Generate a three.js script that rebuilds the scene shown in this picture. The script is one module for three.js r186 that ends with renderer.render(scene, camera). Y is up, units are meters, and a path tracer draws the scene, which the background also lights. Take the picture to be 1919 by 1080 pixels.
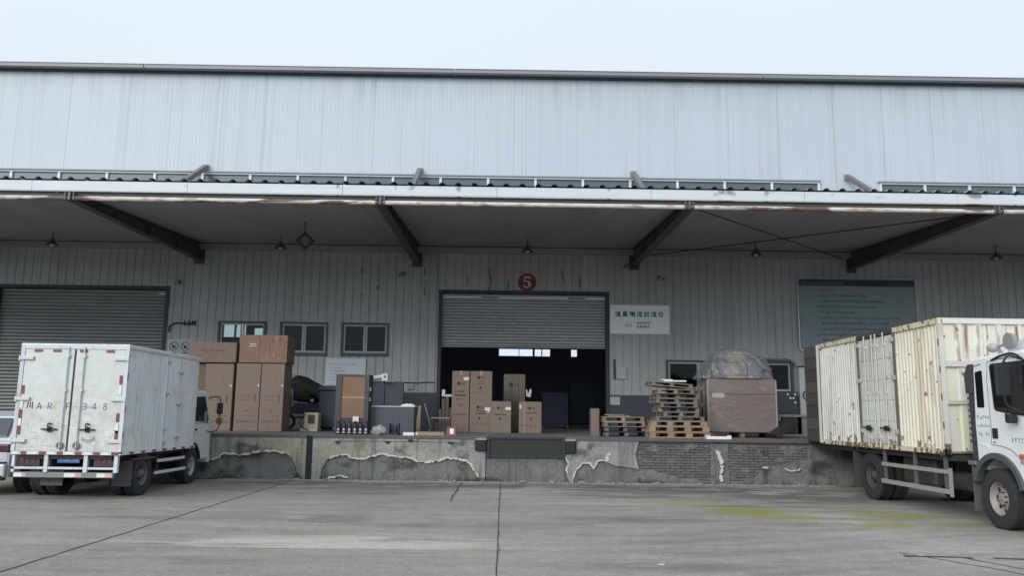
import * as THREE from 'three';
import { mergeGeometries } from 'three/addons/utils/BufferGeometryUtils.js';
import { RoundedBoxGeometry } from 'three/addons/geometries/RoundedBoxGeometry.js';
import { FontLoader } from 'three/addons/loaders/FontLoader.js';
import { TextGeometry } from 'three/addons/geometries/TextGeometry.js';

// ---------------------------------------------------------------- camera, sky, sun, exposure
const scene = new THREE.Scene();
const camera = new THREE.PerspectiveCamera(2 * Math.atan(540 / 1500) * 180 / Math.PI, 1919 / 1080, 0.1, 900);
camera.position.set(0, 1.65, 0);
const RAD = Math.PI / 180;
camera.rotation.order = 'YXZ';
camera.rotation.set(9.02 * RAD, -0.5 * RAD, 0.72 * RAD);
scene.add(camera);

function mulberry(a) { return () => { a |= 0; a = a + 0x6D2B79F5 | 0; let t = Math.imul(a ^ a >>> 15, 1 | a); t = t + Math.imul(t ^ t >>> 7, 61 | t) ^ t; return ((t ^ t >>> 14) >>> 0) / 4294967296; }; }
const rnd = mulberry(20);
const rr = (a, b) => a + (b - a) * rnd();
const clamp = (x, a = 0, b = 1) => Math.min(b, Math.max(a, x));
const sstep = (a, b, x) => { const t = clamp((x - a) / (b - a)); return t * t * (3 - 2 * t); };
const mix = (a, b, t) => a + (b - a) * t;
function hash(i, j, s) { let h = Math.imul(i, 374761393) + Math.imul(j, 668265263) + Math.imul(s, 1442695041) | 0; h = Math.imul(h ^ h >>> 13, 1274126177); return ((h ^ h >>> 16) >>> 0) / 4294967296; }
function vn(x, y, s) { const i = Math.floor(x), j = Math.floor(y); let a = x - i, b = y - j; a = a * a * (3 - 2 * a); b = b * b * (3 - 2 * b); return mix(mix(hash(i, j, s), hash(i + 1, j, s), a), mix(hash(i, j + 1, s), hash(i + 1, j + 1, s), a), b); }
function fbm(x, y, o, s) { let v = 0, a = .5, t = 0; for (let k = 0; k < o; k++) { v += a * vn(x, y, s + k); t += a; a *= .5; x *= 2.03; y *= 2.03; } return v / t; }

{ // overcast sky: pale, a little brighter towards the zenith
  const w = 512, h = 256, d = new Float32Array(w * h * 4);
  for (let j = 0; j < h; j++) for (let i = 0; i < w; i++) {
    const el = Math.sin(((j + .5) / h - .5) * Math.PI), u = i / w * 2 * Math.PI;
    const cl = fbm(Math.cos(u) * 2 + 7, Math.sin(u) * 2 + el * 5 + 7, 4, 3);
    const ph = (i / w - .5) * 2 * Math.PI, ce = Math.sqrt(1 - el * el), cg = Math.max(0, Math.cos(ph) * ce * -.507 + el * .405 + Math.sin(ph) * ce * .76); // the veiled sun brightens the sky round it
    const L = el >= 0 ? (.80 + .1 * el) * (.965 + .07 * cl) * (1 + 1.0 * cg * cg * cg) : .3;
    const k = (j * w + i) * 4;
    d[k] = L * (.825 + .04 * cl); d[k + 1] = L * .93; d[k + 2] = L * 1.045; d[k + 3] = 1;
  }
  const sky = new THREE.DataTexture(d, w, h, THREE.RGBAFormat, THREE.FloatType);
  sky.mapping = THREE.EquirectangularReflectionMapping; sky.magFilter = sky.minFilter = THREE.LinearFilter; sky.needsUpdate = true;
  scene.background = sky; scene.environment = sky;
}
const sun = new THREE.DirectionalLight(new THREE.Color(1, .97, .93), 1.5);
sun.position.set(-20, 16, 12); sun.target.position.set(0, 0, -18); scene.add(sun, sun.target);
sun.castShadow = true; sun.shadow.radius = 50; sun.shadow.mapSize.set(2048, 2048);
Object.assign(sun.shadow.camera, { left: -32, right: 32, top: 32, bottom: -32, near: 1, far: 120 });
const renderer = new THREE.WebGLRenderer({ antialias: true });
renderer.toneMapping = THREE.LinearToneMapping;
renderer.toneMappingExposure = 1.12;
renderer.shadowMap.enabled = true;

// ---------------------------------------------------------------- textures
const enc = c => c <= .0031308 ? 12.92 * c : 1.055 * Math.pow(c, 1 / 2.4) - .055;
function tex(w, h, fn, srgb = true) {
  const d = new Uint8Array(w * h * 4);
  for (let j = 0; j < h; j++) for (let i = 0; i < w; i++) {
    const c = fn((i + .5) / w, (j + .5) / h), k = (j * w + i) * 4;
    for (let q = 0; q < 3; q++) { const v = typeof c === 'number' ? c : c[q]; d[k + q] = 255 * clamp(srgb ? enc(clamp(v)) : v); }
    d[k + 3] = 255;
  }
  const t = new THREE.DataTexture(d, w, h); t.wrapS = t.wrapT = THREE.RepeatWrapping; t.magFilter = THREE.LinearFilter; t.minFilter = THREE.LinearMipmapLinearFilter; t.generateMipmaps = true;
  if (srgb) t.colorSpace = THREE.SRGBColorSpace; t.needsUpdate = true; return t;
}
function rep(t, x, y) { const c = t.clone(); c.repeat.set(x, y); c.needsUpdate = true; return c; }
function canvasTex(w, h, draw) {
  const c = document.createElement('canvas'); c.width = w; c.height = h; draw(c.getContext('2d'), w, h);
  const t = new THREE.CanvasTexture(c); t.colorSpace = THREE.SRGBColorSpace; t.magFilter = THREE.LinearFilter; return t;
}
function M(c, roughness = .8, extra = {}) {
  const m = new THREE.MeshStandardMaterial({ roughness, ...extra });
  if (Array.isArray(c)) m.color.setRGB(...c); else if (c && c.isTexture) m.map = c; else m.color.setRGB(c, c, c);
  return m;
}
function P(c, roughness, extra) { const m = new THREE.MeshPhysicalMaterial({ roughness, ...extra }); m.color.setRGB(...c); return m; }

// ---------------------------------------------------------------- geometry helpers (world coordinates; obj() subtracts the thing's base)
const off = new WeakMap(), taken = {};
function numbered(n) { const k = taken[n] || 0; taken[n] = k + 1; return k ? `${n}_${String(k).padStart(3, '0')}` : n; }
function thing(name, label, category, pos, group) {
  const g = new THREE.Group(); g.name = numbered(name); g.position.set(...pos); off.set(g, pos); scene.add(g);
  g.userData = { label, category }; if (group) g.userData.group = group; return g;
}
function boxUV(g, s = 1) {
  const p = g.attributes.position, n = g.attributes.normal, uv = new Float32Array(p.count * 2);
  for (let i = 0; i < p.count; i++) {
    const ax = Math.abs(n.getX(i)), ay = Math.abs(n.getY(i)), az = Math.abs(n.getZ(i));
    let u, v; if (ay >= ax && ay >= az) { u = p.getX(i); v = p.getZ(i); } else if (ax > az) { u = p.getZ(i); v = p.getY(i); } else { u = p.getX(i); v = p.getY(i); }
    uv[i * 2] = u * s; uv[i * 2 + 1] = v * s;
  }
  g.setAttribute('uv', new THREE.BufferAttribute(uv, 2));
}
function clean(g) { g = g.index ? g.toNonIndexed() : g; for (const k of Object.keys(g.attributes)) if (!['position', 'normal', 'uv'].includes(k)) g.deleteAttribute(k); return g; }
function obj(name, geos, mat, parent, opt = {}) {
  geos = (Array.isArray(geos) ? geos : [geos]).map(clean);
  let g = geos.length > 1 ? mergeGeometries(geos) : geos[0];
  if (!opt.keepUV) boxUV(g, opt.uv || 1);
  if (opt.uvFn) { const p = g.attributes.position; for (let i = 0; i < p.count; i++) { const [u, v] = opt.uvFn(p.getX(i), p.getY(i), p.getZ(i)); g.attributes.uv.setXY(i, u, v); } }
  const o = parent ? off.get(parent) || [0, 0, 0] : [0, 0, 0];
  if (o[0] || o[1] || o[2]) g = g.clone().translate(-o[0], -o[1], -o[2]);
  const m = new THREE.Mesh(g, mat); m.castShadow = m.receiveShadow = true;
  m.name = parent ? name : numbered(name); off.set(m, o);
  if (opt.kind) m.userData.kind = opt.kind;
  if (opt.label) m.userData.label = opt.label;
  (parent || scene).add(m); return m;
}
function part(name, parent) { const g = new THREE.Group(); g.name = name; off.set(g, off.get(parent)); parent.add(g); return g; }
function one(name, label, category, geos, mat, opt = {}) { const m = obj(name, geos, mat, null, opt); Object.assign(m.userData, { label, category }); if (opt.group) m.userData.group = opt.group; return m; }
function bx(x0, x1, y0, y1, z0, z1, r = 0) {
  const w = Math.abs(x1 - x0), h = Math.abs(y1 - y0), d = Math.abs(z1 - z0);
  const g = r ? new RoundedBoxGeometry(w, h, d, 2, Math.min(r, w / 2.1, h / 2.1, d / 2.1)) : new THREE.BoxGeometry(w, h, d);
  return g.translate((x0 + x1) / 2, (y0 + y1) / 2, (z0 + z1) / 2);
}
const V = (x, y, z) => new THREE.Vector3(x, y, z);
function cyl(a, b, r0, r1 = r0, seg = 12) {
  a = V(...a); b = V(...b); const d = b.clone().sub(a), L = d.length();
  const g = new THREE.CylinderGeometry(r1, r0, L, seg); g.translate(0, L / 2, 0);
  g.applyQuaternion(new THREE.Quaternion().setFromUnitVectors(V(0, 1, 0), d.normalize())); return g.translate(a.x, a.y, a.z);
}
function bar(a, b, w, h) { // square bar from a to b
  a = V(...a); b = V(...b); const d = b.clone().sub(a), L = d.length(); const g = new THREE.BoxGeometry(w, h, L);
  const m = new THREE.Matrix4().lookAt(a, b, Math.abs(d.y) > .99 * L ? V(1, 0, 0) : V(0, 1, 0)); g.applyMatrix4(m); const c = a.add(b).multiplyScalar(.5); return g.translate(c.x, c.y, c.z);
}
function tube(pts, r, seg = 40, rs = 8) { return new THREE.TubeGeometry(new THREE.CatmullRomCurve3(pts.map(p => V(...p))), seg, r, rs); }
function ribbon(pts, f) { // a folded sheet: profile points (a,b) swept from t=0 to t=1
  const pos = []; for (let i = 0; i + 1 < pts.length; i++) {
    const [a, b] = pts[i], [c, d] = pts[i + 1], p = f(a, b, 0), q = f(c, d, 0), r = f(c, d, 1), s = f(a, b, 1);
    pos.push(...p, ...q, ...r, ...p, ...r, ...s);
  }
  const g = new THREE.BufferGeometry(); g.setAttribute('position', new THREE.Float32BufferAttribute(pos, 3)); g.computeVertexNormals(); g.setAttribute('uv', new THREE.Float32BufferAttribute(new Float32Array(pos.length / 3 * 2), 2)); return g;
}
function ribs(a0, a1, pitch, shape) { // shape: [[offset, depth], ...] placed at each multiple of pitch, zero between
  const pts = []; const at = x => { for (let k = Math.floor(x / pitch) - 1; k <= Math.floor(x / pitch) + 1; k++) for (let i = 0; i + 1 < shape.length; i++) { const u = x - k * pitch; if (u >= shape[i][0] && u <= shape[i + 1][0]) return mix(shape[i][1], shape[i + 1][1], (u - shape[i][0]) / (shape[i + 1][0] - shape[i][0])); } return 0; };
  pts.push([a0, at(a0)]);
  for (let k = Math.floor(a0 / pitch) - 1; k <= Math.ceil(a1 / pitch) + 1; k++) for (const [o, d] of shape) { const x = k * pitch + o; if (x > a0 + 1e-4 && x < a1 - 1e-4) pts.push([x, d]); }
  pts.push([a1, at(a1)]); return pts;
}
function plate(pts, z0, depth, holes = [], bevel = 0) { // polygon in the xy plane, thick towards +z
  const s = new THREE.Shape(pts.map(p => new THREE.Vector2(...p))); for (const h of holes) s.holes.push(new THREE.Path(h.map(p => new THREE.Vector2(...p))));
  return new THREE.ExtrudeGeometry(s, { depth: depth - 2 * bevel, bevelEnabled: bevel > 0, bevelSize: bevel, bevelThickness: bevel, bevelOffset: -bevel, bevelSegments: 2, curveSegments: 10 }).translate(0, 0, z0 + bevel);
}
function sidePlate(pts, x0, depth, holes = [], bevel = 0) { // polygon given as (z,y), thick along +x
  const g = plate(pts, 0, depth, holes, bevel), p = g.attributes.position, n = g.attributes.normal;
  for (let i = 0; i < p.count; i++) { p.setXYZ(i, p.getZ(i) + x0, p.getY(i), p.getX(i)); n.setXYZ(i, n.getZ(i), n.getY(i), n.getX(i)); }
  const c = g.index ? g.toNonIndexed() : g, a = c.attributes; for (const k in a) { const s = a[k].itemSize, r = a[k].array; for (let i = 0; i < a[k].count; i += 3) for (let q = 0; q < s; q++) { const t = r[(i + 1) * s + q]; r[(i + 1) * s + q] = r[(i + 2) * s + q]; r[(i + 2) * s + q] = t; } }
  return c;
}
function quad(name, t, x0, x1, y0, y1, z, parent, rough = .7, opt = {}) { // a printed sheet facing +z, with thickness
  const m = M(t, rough, opt.mat || {}); const g = new THREE.PlaneGeometry(x1 - x0, y1 - y0).translate((x0 + x1) / 2, (y0 + y1) / 2, z);
  return obj(name, g, m, parent, { keepUV: true });
}
const arc = (cx, cy, r, a0, a1, n) => Array.from({ length: n + 1 }, (_, i) => { const a = (a0 + (a1 - a0) * i / n) * RAD; return [cx + r * Math.cos(a), cy + r * Math.sin(a)]; });
const rect = (a, b, c, d) => [[a, c], [b, c], [b, d], [a, d]];

// hand-drawn characters on a 100 x 100 grid, y down
const GL = {
  xin: [[28, 4, 6, 48], [20, 30, 20, 97], [60, 3, 68, 14], [36, 22, 97, 22], [44, 38, 89, 38], [44, 52, 89, 52], [46, 66, 87, 66, 87, 93, 46, 93, 46, 66]],
  guo: [[22, 5, 78, 5, 78, 48, 22, 48, 22, 5], [22, 26, 78, 26], [50, 5, 50, 98], [6, 60, 94, 60], [48, 60, 8, 94], [52, 60, 93, 94]],
  wu: [[18, 10, 9, 36], [12, 26, 46, 26], [28, 3, 28, 97], [5, 64, 46, 50], [61, 3, 46, 42], [56, 24, 95, 24, 89, 90, 77, 85], [69, 26, 48, 72], [82, 26, 54, 94]],
  liu: [[10, 8, 23, 20], [4, 36, 18, 46], [6, 95, 22, 60], [62, 2, 67, 13], [33, 18, 97, 18], [58, 20, 44, 42, 87, 38], [75, 28, 91, 47], [46, 55, 44, 77, 33, 96], [64, 54, 64, 93], [82, 54, 82, 88, 97, 89, 97, 77]],
  shuang: [[7, 20, 44, 20, 31, 60, 5, 93], [11, 38, 47, 89], [52, 20, 92, 20, 77, 62, 50, 95], [57, 36, 97, 95]],
  cang: [[50, 3, 5, 49], [50, 3, 96, 49], [30, 45, 70, 45, 68, 67, 56, 66], [30, 45, 30, 86, 37, 93, 78, 93, 83, 78]],
  chuan: [[22, 10, 20, 60, 8, 94], [50, 14, 50, 86], [80, 8, 80, 96]],
};
function glyph(c, strokes, x, y, s, lw) { c.lineWidth = lw; c.lineJoin = c.lineCap = 'butt'; for (const k of strokes) { c.beginPath(); for (let i = 0; i < k.length; i += 2) c[i ? 'lineTo' : 'moveTo'](x + k[i] * s / 100, y + k[i + 1] * s / 100); c.stroke(); } }
function blur(c, x, y, w, h, n, r) { // a row of small marks too far away to read
  const s = w / n; for (let i = 0; i < n; i++) for (let k = 0; k < 5; k++) { const a = r() < .6; c.fillRect(x + i * s + r() * s * .35, y + r() * h * .8, a ? s * (.3 + .35 * r()) : s * .13, a ? h * .16 : h * (.3 + .5 * r())); }
}
function speckle(c, w, h, n, r, cols, s0, s1) { for (let i = 0; i < n; i++) { c.fillStyle = cols[Math.floor(r() * cols.length)]; const a = s0 + (s1 - s0) * r() * r(); c.fillRect(r() * w, r() * h, a, a * (.5 + r())); } }

const noiseBump = tex(512, 512, (u, v) => { const x = u * 8, y = v * 8; const w = (p, q, o, s) => { const f = (a, b) => fbm(a * o, b * o, 4, s); const i = p / 8, j = q / 8; return mix(mix(f(p, q), f(p - 8, q), i), mix(f(p, q - 8), f(p - 8, q - 8), i), j); }; return w(x, y, 4, 11); }, false);
const bump = (r, s) => ({ bumpMap: rep(noiseBump, r, r), bumpScale: s });

// ---------------------------------------------------------------- ground: concrete slabs
const blobs = (list, x, z) => { let m = 0; for (const [cx, cz, rx, rz, k] of list) { const d = Math.hypot((x - cx) / rx, (z - cz) / rz); if (d < 1.4) m = Math.max(m, k * (1 - sstep(.35, 1.35, d))); } return m; };
const mossSpots = [[4.35, -14.7, .75, .7, 1], [4.85, -14.0, .7, .4, .75], [3.5, -16.0, 1, .45, .6], [6.0, -13.0, .6, .45, .65], [5.4, -13.3, .5, .22, .4], [6.9, -14.3, .9, .6, .7], [7.3, -13.2, .6, .4, .45], [6.5, -15.1, .8, .4, .4]];
const paleSpots = [[-2.6, -10.5, 2.4, .8, 1], [-1.5, -10.7, 1.8, .9, .9], [-3.8, -10.5, 1.3, .7, .8], [-6.5, -10.6, 1.4, .4, .4], [5.3, -14.2, .9, .35, .5], [6.1, -13.4, 1.2, .22, .7], [-5, -15.5, 2.5, .3, .35], [1.9, -15.7, 2, .15, .4], [-3.2, -19.9, .6, .15, .5]];
const darkSpots = [[-5, -19.5, 2.4, .9, .8], [-1.8, -19.3, 2.6, .95, .8], [1.6, -19.2, 2.8, 1.0, .85], [4.8, -18.9, 2.6, 1.3, .85], [7.2, -18.4, 2, 1.6, .7], [2.8, -17.4, 1.8, .7, .6], [5.6, -16.6, 1.8, .5, .6], [-3.2, -17.2, 1.6, .4, .5], [3.2, -18.5, 2, 1.5, .6], [1, -19.2, 2.5, .9, .55], [-3, -18.6, 2.2, 1.1, .55], [6.5, -17.5, 2.5, 1.6, .7], [-2.6, -13, 1.6, .7, .4], [-1, -12.6, 1.4, .4, .35], [-1.5, -19.4, 1.5, .6, .5], [4.7, -15.6, 1.5, .3, .5], [5.8, -14.9, 1.3, .25, .45], [2.2, -13.4, 1.6, .5, .35], [-5.5, -12.9, 1.3, .4, .35], [1.5, -9.3, 1.5, .4, .3]];  // damp and dirt stains; along the dock foot also canopy shade painted in
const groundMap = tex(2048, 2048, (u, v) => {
  const x = u * 32 - 16, z = v * 32 - 24;
  const big = fbm(x * .35, z * .5, 4, 21), mid = fbm(x * 1.7, z * 2.6, 4, 31), fine = hash(Math.floor(u * 2048), Math.floor(v * 2048), 5), st = fbm(x * .6, z * 7, 4, 41);
  const a2 = (x - 3) * .42 + z, arc2 = sstep(.5, 2.5, x) * (fbm(x * .35, a2 * 4.5, 5, 45) - .5);
  let g = .208 * (.66 + .4 * big + .26 * mid + .3 * st + .42 * arc2) * (.8 + .4 * fine) * (.88 + .24 * fbm(x * 9, z * 9, 3, 35));
  let pale = blobs(paleSpots, x, z) * sstep(.3, .6, fbm(x * .9, z * 5, 6, 51)); if (z > -10.3 && z < -9.5) pale *= .12;
  g = mix(g, .43 * (.82 + .36 * fine), pale * .8);
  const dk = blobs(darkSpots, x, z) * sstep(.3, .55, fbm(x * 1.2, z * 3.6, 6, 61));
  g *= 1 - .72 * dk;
  const oil = sstep(.55, .75, fbm(x * .9 + 40, z * 4, 6, 71)); g *= 1 - .16 * oil;
  if (fine > .992) g *= 1.5;
  let c = [g * 1.05, g, g * .865];
  const ms = blobs(mossSpots, x, z) * sstep(.27, .5, fbm(x * 1.4, a2 * 3.5, 6, 91)) * (.75 + .5 * fbm(x * 14, z * 14, 3, 95));
  c = [mix(c[0], .205, ms), mix(c[1], .205, ms), mix(c[2], .035, ms)];
  return c;
});
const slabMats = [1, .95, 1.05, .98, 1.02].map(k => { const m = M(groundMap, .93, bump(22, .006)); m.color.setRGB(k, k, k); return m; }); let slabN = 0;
const earth = M([.1, .098, .09], .95);
const ground = obj('ground', bx(-420, 420, -.4, -.02, -420, 420), earth, null, { kind: 'structure' });
off.set(ground, [0, 0, 0]);
{
  const gUV = (x, y, z) => [(x + 16) / 32, (z + 24) / 32];
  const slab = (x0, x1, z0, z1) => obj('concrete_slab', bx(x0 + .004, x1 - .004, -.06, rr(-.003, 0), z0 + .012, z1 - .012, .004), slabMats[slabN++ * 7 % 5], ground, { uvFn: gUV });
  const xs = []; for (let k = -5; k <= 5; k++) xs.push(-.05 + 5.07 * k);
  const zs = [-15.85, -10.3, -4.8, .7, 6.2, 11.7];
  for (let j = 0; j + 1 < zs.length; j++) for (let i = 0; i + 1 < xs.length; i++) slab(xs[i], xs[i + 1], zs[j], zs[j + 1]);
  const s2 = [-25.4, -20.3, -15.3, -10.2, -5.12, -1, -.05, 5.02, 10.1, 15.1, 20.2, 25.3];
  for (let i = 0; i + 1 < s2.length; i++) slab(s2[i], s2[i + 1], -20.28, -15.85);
  // tar poured along cracks
  const tar = M([.018, .018, .018], .6), line = (pts, w) => { const g = []; for (let i = 0; i + 1 < pts.length; i++) { const [a, b] = pts[i], [c, d] = pts[i + 1]; g.push(bar([a, .003, b], [c, .003, d], w * rr(.6, 1.3), .006)); } return g; };
  const wob = (pts, n) => { const o = []; for (let i = 0; i + 1 < pts.length; i++) for (let k = 0; k < n; k++) o.push([mix(pts[i][0], pts[i + 1][0], k / n) + rr(-.015, .015), mix(pts[i][1], pts[i + 1][1], k / n) + rr(-.015, .015)]); o.push(pts[pts.length - 1]); return o; };
  for (const [x, z0, z1, w] of [[-5.12, -20.2, -15.9, .03], [-5.12, -15.8, -7.5, .012], [-1.0, -20.2, -15.9, .035], [-.05, -20.2, -15.9, .014], [-.05, -15.8, -6.5, .007]]) obj('crack_filler', line(wob([[x, z0], [x + .006, (z0 + z1) / 2], [x, z1]], 12), w), M([.07, .068, .062], .85), ground);
  obj('crack_filler', line(wob([[4.93, -10.15], [5.25, -10.12], [5.55, -10.1], [5.72, -10.06]], 4), .06), tar, ground);
  obj('crack_filler', line(wob([[5.98, -10.08], [6.3, -10.0], [6.8, -9.9]], 4), .06), tar, ground);
  obj('crack_filler', line(wob([[5.6, -10.07], [5.75, -9.7], [5.98, -9.2], [6.05, -8.7], [6.3, -8]], 5), .014), tar, ground);
  obj('crack_filler', line(wob([[5.0, -10.4], [5.3, -9.85], [5.6, -9.3], [5.75, -8.7]], 5), .007), tar, ground);
  const chip = M([.5, .5, .47], .9), litter = thing('paper_scrap', 'small white paper scrap lying on the bare concrete yard', 'litter', [1.8, 0, -9.4]);
  obj('scrap', plate([[1.76, -9.42], [1.83, -9.44], [1.85, -9.38], [1.78, -9.36]].map(([a, b]) => [a, b + 9.4]), 0, .004).rotateX(-Math.PI / 2).translate(0, .001, -9.4), chip, litter);
}

// ---------------------------------------------------------------- warehouse
const wallZ = -28.8;
const lowMap = tex(2048, 256, (u, v) => { // grey-white coated sheet with run-down dirt
  const x = u * 48 - 24, y = v * 8; const n = fbm(x * .8, y * .5, 4, 101), s = fbm(x * 14, y * .35, 3, 111), f = fbm(x * 9, y * 9, 3, 121);
  let g = .41 * (.84 + .2 * n + .14 * f); g *= 1 - .13 * sstep(.55, .8, s) * (.4 + .6 * n);
  for (const cx of [-2.9, -1.4, -.55, .1, 2.1, 2.7, -4.6, -5.2]) { const d = Math.abs(x - cx - .03 * Math.sin(y * 9)); if (d < .05 && y > 5.75 && y < 6.9) g *= 1 - .65 * sstep(.05, .015, d) * sstep(.45, .6, fbm(cx * 9, y * 3.2, 3, 131)); }
  return [g * .955, g, g * .965];
});
const upMap = tex(2048, 512, (u, v) => { // white-blue sheet, washed with streaks of dirt from the eave
  const x = u * 48 - 24, y = 8 + v * 7; const n = fbm(x * .45, y * .5, 4, 141), s = fbm(x * 5.5, y * .14, 4, 151), s2 = fbm(x * 17, y * .22, 3, 161);
  let g = .93 + .07 * n; const run = sstep(.52, .78, s) * .05 + sstep(.55, .8, s2) * .03; g -= run;
  let gr = run * .35;
  for (const [cx, k, y0] of [[-14.2, .3, 9], [-10.9, .26, 9.6], [-10, .16, 10.5], [-9.1, .28, 10.2], [-18.9, .12, 12], [-5.8, .16, 12], [-2.9, .12, 9], [.25, .24, 10.5], [6.3, .2, 9], [8.3, .14, 9.5], [10.2, .22, 10.5], [12.3, .36, 8], [14.15, .42, 9], [16.0, .24, 11], [18, .14, 10]]) { const d = Math.abs(x - cx + .01 * Math.sin(y * 3)); const w = .014 + .01 * vn(y * 2, cx, 5); if (d < w * 3) { const q = .65 * k * sstep(w * 3, w * .3, d) * sstep(y0 - 1.2, y0 + .6, y) * (.6 + .4 * vn(y * 6, cx * 3, 9)); g -= q; gr += q * .5; } }
  const top = sstep(.42, .62, fbm(x * 6, y * .3, 3, 171)) * sstep(13.2, 14.6, y + 1.2 * (vn(x * 4, 1, 7) - .5)) * .1; g -= top;
  return [g * .468, g * .525, g * (.562 - .12 * gr)];
});
const upMats = [1, .99, 1.008].map(k => { const m = M(upMap, .48, { metalness: 0 }); m.color.setRGB(k, k, k); return m; });
const lowMats = [1, .96, 1.03].map(k => { const m = M(lowMap, .6); m.color.setRGB(k, k, k); return m; });
const darkTrim = M([.035, .042, .042], .6), greySteel = M([.22, .23, .24], .5, { metalness: .3 }), white = M([.66, .68, .68], .55), darkSteel = M([.05, .053, .06], .55, { metalness: .3 });
const glass = P([.6, .68, .66], .05, { transmission: 1, thickness: 0, ior: 1.22 });
const warehouse = thing('warehouse', 'long metal warehouse with pale blue upper wall behind the loading dock', 'warehouse', [0, 0, wallZ]);
const upUV = (x, y, z) => [(x + 24) / 48, (y - 8) / 7], lowUV = (x, y, z) => [(x + 24) / 48, y / 8];
function columns(x0, x1, y0, y1, holes, maxW, f) {
  const xs = [...new Set([x0, x1, ...holes.flatMap(h => [h[0], h[1]])])].filter(x => x >= x0 && x <= x1).sort((a, b) => a - b);
  for (let i = 0; i + 1 < xs.length; i++) { const n = Math.max(1, Math.round((xs[i + 1] - xs[i]) / maxW)); for (let k = 0; k < n; k++) {
    const a = mix(xs[i], xs[i + 1], k / n), b = mix(xs[i], xs[i + 1], (k + 1) / n), m = (a + b) / 2; let y = y0;
    for (const h of holes.filter(h => m > h[0] && m < h[1]).sort((p, q) => p[2] - q[2])) { if (h[2] > y + .01) f(a, b, y, h[2]); y = Math.max(y, h[3]); }
    if (y < y1 - .01) f(a, b, y, y1);
  } }
}
const doorMain = [-2.34, 3.71, 1.1, 6.08], doorLeft = [-18.3, -12.2, 1.1, 6.06];
const wins = [[-10.3, -8.57, 3.66, 4.87], [-8.08, -6.35, 3.66, 4.87], [-5.87, -4.15, 3.67, 4.87]], winR = [5.82, 10.38, 2.5, 3.68];
{
  const lw = part('lower_wall', warehouse), groove = [[-.034, 0], [-.016, -.028], [.016, -.028], [.034, 0]];
  columns(-24, 24, 2.38, 7.8, [doorMain, doorLeft, ...wins, winR], .92, (a, b, y0, y1) => obj('wall_panel', ribbon(ribs(a, b, .306, groove), (x, d, t) => [x, t ? y1 : y0, wallZ + d]), lowMats[Math.floor(rnd() * 3)], lw, { uvFn: lowUV }));
  const uw = part('upper_wall', warehouse), fine = [[-.03, 0], [-.018, -.0018], [.018, -.0018], [.03, 0]];
  for (let x = -24, k = 0; x < 23.9; x += 1.9, k++) { const a = x, b = Math.min(24, x + 1.9); const pts = ribs(a + .012, b - .012, .15, fine); pts.unshift([a + .0015, -.003]); pts.push([b - .0015, -.003]);
    obj('wall_panel', ribbon(pts, (q, d, t) => [q, t ? 14.27 : 7.8, wallZ + .05 + d]), upMats[Math.floor(rnd() * 3)], uw, { uvFn: upUV }); }
  obj('wall_core', bx(-24, 24, 7.75, 14.27, wallZ - .2, wallZ - .005), M(.2), warehouse);
  // tile facing below the sheet metal
  const tiles = []; const tf = (x0, x1) => { for (let y = 1.1, r = 0; y < 2.36; y += .0805, r++) for (let x = x0 - (r % 2 ? .12 : 0); x < x1 - .02; x += .243) { const a = Math.max(x0, x + .005), b = Math.min(x1, x + .238); if (b - a > .02) tiles.push(bx(a, b, y + .004, y + .0765, wallZ - .06, wallZ + rr(.008, .014))); } };
  for (const [a, b] of [[-24, -18.3], [-12.2, -2.34], [3.71, 24]]) { obj('base_wall', bx(a, b, 1.1, 2.36, wallZ - .25, wallZ), M([.09, .095, .1], .9), warehouse); obj('wall_trim', bx(a, b, 2.36, 2.41, wallZ - .05, wallZ + .025), M([.1, .11, .11], .6), warehouse); }
  tf(-12.2, -2.34); tf(3.71, 12);
  obj('wall_tile', tiles, M([.05, .062, .078], .55), warehouse, { kind: 'stuff' });
  // eave gutter in lengths
  const gm = M([.24, .24, .25], .55, { metalness: .2, ...bump(3, .002) });
  for (let x = -25.2; x < 25; x += 11.6) obj('gutter', [bx(x + .01, x + 11.59, 14.29, 14.44, wallZ - .3, wallZ + .42, .02), bx(x + .01, x + 11.59, 14.43, 14.455, wallZ + .38, wallZ + .44)], gm, warehouse);
  obj('eave_flashing', bx(-24, 24, 14.235, 14.285, wallZ + .06, wallZ + .2), darkTrim, warehouse);
  // clerestory band
  const gl = P([.09, .12, .13], .35, {}), wf = M([.62, .65, .66], .5);
  for (const [x0, x1] of [[-23.5, 11.6], [13.88, 23.9]]) {
    const b = part('clerestory_window', warehouse), n = Math.round((x1 - x0) / 1.74), s = (x1 - x0) / n;
    obj('frame', [bx(x0, x1, 10.3, 10.36, wallZ + .05, wallZ + .17), bx(x0, x1, 8.9, 8.97, wallZ + .05, wallZ + .17), bx(x0 - .02, x0 + .05, 8.97, 10.3, wallZ + .05, wallZ + .17), bx(x1 - .05, x1 + .02, 8.97, 10.3, wallZ + .05, wallZ + .17)], wf, b);
    obj('flashing', bx(x0 - .06, x1 + .06, 10.362, 10.4, wallZ + .05, wallZ + .24), M([.3, .33, .34], .5), b);
    for (let k = 0; k < n; k++) { obj('pane', bx(x0 + k * s + .05, x0 + k * s + s - .05, 8.97, 10.3, wallZ + .06, wallZ + .085), gl, b); if (k) obj('mullion', bx(x0 + k * s - .045, x0 + k * s + .045, 8.97, 10.3, wallZ + .06, wallZ + .15), wf, b); }
  }
  // shell of the hall: roof, back and side walls, floor
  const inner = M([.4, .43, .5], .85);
  obj('roof', [bx(-24.2, 24.2, 14.22, 14.4, -55.2, wallZ - .31)], M([.25, .26, .28], .7), warehouse);
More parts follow.
